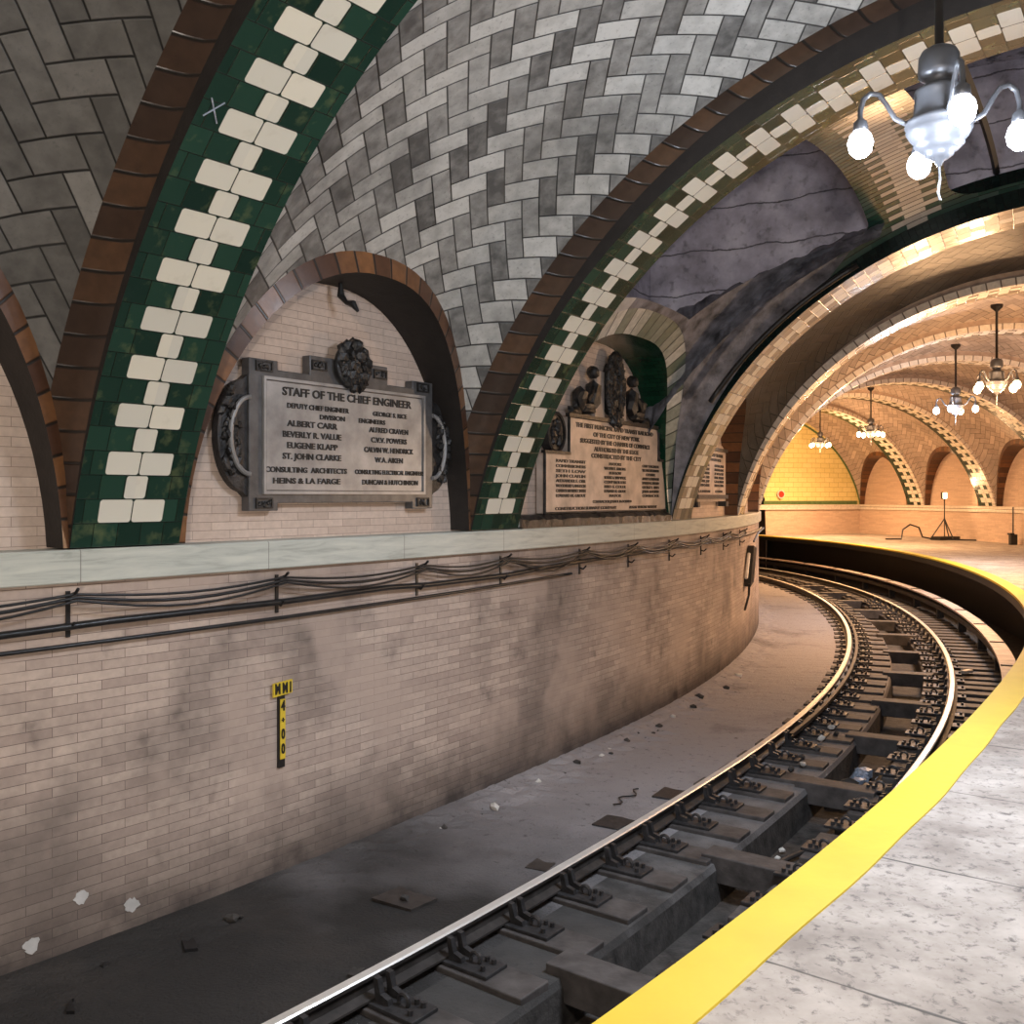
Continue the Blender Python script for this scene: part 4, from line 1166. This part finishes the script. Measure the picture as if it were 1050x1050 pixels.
def flat(s, t, w_, d_, mat, label, cat='board', name='board', z=None, rz=0., hgt=.02, seed=0):
    mb = MB(); R = random.Random(seed)
    pts = [(-w_+R.uniform(-.03, .03), -d_), (w_, -d_+R.uniform(-.03, .03)), (w_+R.uniform(-.04, .04), d_), (0, d_+R.uniform(-.04, .02)), (-w_, d_)]
    Mx = Matrix.Rotation(PI/2, 4, 'X')
    mb.prism([(a, b) for a, b in pts], 0, hgt, M=Matrix.Rotation(-PI/2, 4, 'X'))
    mb.v = [(a, b, abs(c)) for a, b, c in mb.v]
    o = mb.build(name, mat); o.location = F(s, t, ZB if z is None else z); o.rotation_euler = (0, 0, -head(s)+rz)
    return tag(o, label, cat)
flat(7.68, -1.52, .16, .13, M['rail'], 'dark corrugated scrap lying on the trackbed below the yellow marker', 'scrap', 'metal_scrap', seed=1)
rubble(7.66, -1.50, .035, M['infill'], 'small lump lying on the dark corrugated scrap', 'lump', name='lump', z=ZB+.02, seed=61)
flat(8.75, -1.12, .10, .10, M['rail'], 'thin dark scrap beside the rail in front of the first full niche', 'scrap', 'metal_scrap', seed=2, hgt=.01)
flat(9.9, -1.15, .12, .14, M['plate'], 'greyish square plate on the trackbed beside the rail', 'plate', 'metal_plate', seed=5, hgt=.012)
flat(10.9, -1.08, .12, .16, M['plate'], 'dark square plate with bolts farther up beside the rail', 'plate', 'metal_plate', seed=6, hgt=.015)
rubble(8.95, -.98, .035, M['black'], 'dark twisted lump near the rail in the middle foreground', 'lump', name='lump', seed=62, flat=.8)
rubble(6.72, -2.14, .055, M['gravel'], 'dark crumpled lump by the wall foot in the left foreground', 'lump', name='lump', seed=63, n=3)
rubble(5.85, -2.24, .035, M['black'], 'small black lump by the wall foot at the far left', 'lump', name='lump', seed=64)
flat(6.35, -2.1, .03, .07, M['black'], 'short black stick on the dirt at lower left', 'stick', 'stick', seed=7, rz=1.2)
flat(5.5, -1.95, .02, .06, M['black'], 'short dark stick at the bottom left on the dirt', 'stick', 'stick', seed=9, rz=1.0)
flat(6.75, -1.05, .03, .05, M['gravel'], 'small broken chip beside the rail at the bottom', 'chip', 'chip', seed=10, rz=.4)
mb = MB(); mb.tube([F(10.3+.05*k, -1.35+.05*math.sin(k*1.1), ZB+.02) for k in range(12)], .007, 6); tag(mb.build('wire', M['black'], smooth=True), 'thin black wire curling over the grey trackbed', 'wire')
# litter in the trough and between the rails
def litter(s, t, z, r, mat, label, n, seed, name='litter', cat='litter'): return rubble(s, t, r, mat, label, cat, name=name, z=z, n=n, seed=seed)
litter(13.2, .20, -3.0, .16, M['bluefoil'], 'crumpled bluish plastic wrapper in the trough', 7, 71, 'wrapper', 'wrapper')
litter(12.9, .05, -3.0, .12, M['gravel'], 'dark round lump beside the bluish wrapper', 1, 72, 'lump', 'lump')
litter(12.45, .12, -3.0, .13, M['stonewhite'], 'torn white paper pieces in front of the bluish wrapper', 9, 73, 'paper', 'paper')
litter(10.5, .26, -3.0, .05, M['pink'], 'small pink scrap in the trough near the yellow edge', 1, 74, 'scrap', 'scrap')
litter(8.35, .28, -3.0, .09, M['plate'], 'crumpled grey foil in the trough', 6, 75, 'foil', 'foil')
litter(8.42, .33, -2.98, .035, M['stonewhite'], 'small pale scrap on the crumpled grey foil', 1, 76, 'scrap', 'scrap')
litter(7.05, .28, -3.0, .05, M['stonewhite'], 'small white scrap in the trough at the bottom', 1, 77, 'scrap', 'scrap')
litter(7.0, .22, -3.0, .06, M['black'], 'black crumpled bag in the trough at the bottom', 3, 78, 'bag', 'bag')
for k, (s, t) in enumerate([(10.2, .0), (10.35, .05), (10.6, .02), (10.8, .0), (10.0, .12), (10.1, .2)]):
    rubble(s, t, .03, M['stonewhite'], 'tiny pale stone in the trough left of the pink scrap', group='tiny pale stones in the trough', z=-3.0, seed=80+k)
for k, (s, t) in enumerate([(12.2, -.36), (12.45, -.30), (12.7, -.38), (13.6, -.4), (13.9, -.3), (14.2, -.42), (13.1, -.33)]):
    rubble(s, t, .045, M['stonewhite'] if k % 2 else M['infill'], ['dusty', 'pale'][k % 2]+' stone lying on the ties beside the wall-side rail', group=['dusty', 'pale'][k % 2]+' stones on the ties', z=ZT, seed=90+k)
mb = MB(); p = F(18.6, .98, ZT+.03)
mb.box(-.10, .10, -.04, .04, 0, .05); o = mb.build('block', M['stonewhite'], bevel=.008); o.location = p; o.rotation_euler = (0, 0, .5)
tag(o, 'small whitish block on the ties outside the platform-side rail', 'block')
mb = MB()
P = [(0.30+.03*math.sin(k), math.cos(k*.5)*.0+.12*k-.3, 0) for k in range(6)]
mb.tube([F(10.15+.12*k, .06+.012*k*k*.3, -2.97) for k in range(8)], .022, 6); tag(mb.build('pipe_piece', M['rail'], smooth=True), 'bent length of rusty pipe lying in the trough', 'pipe')
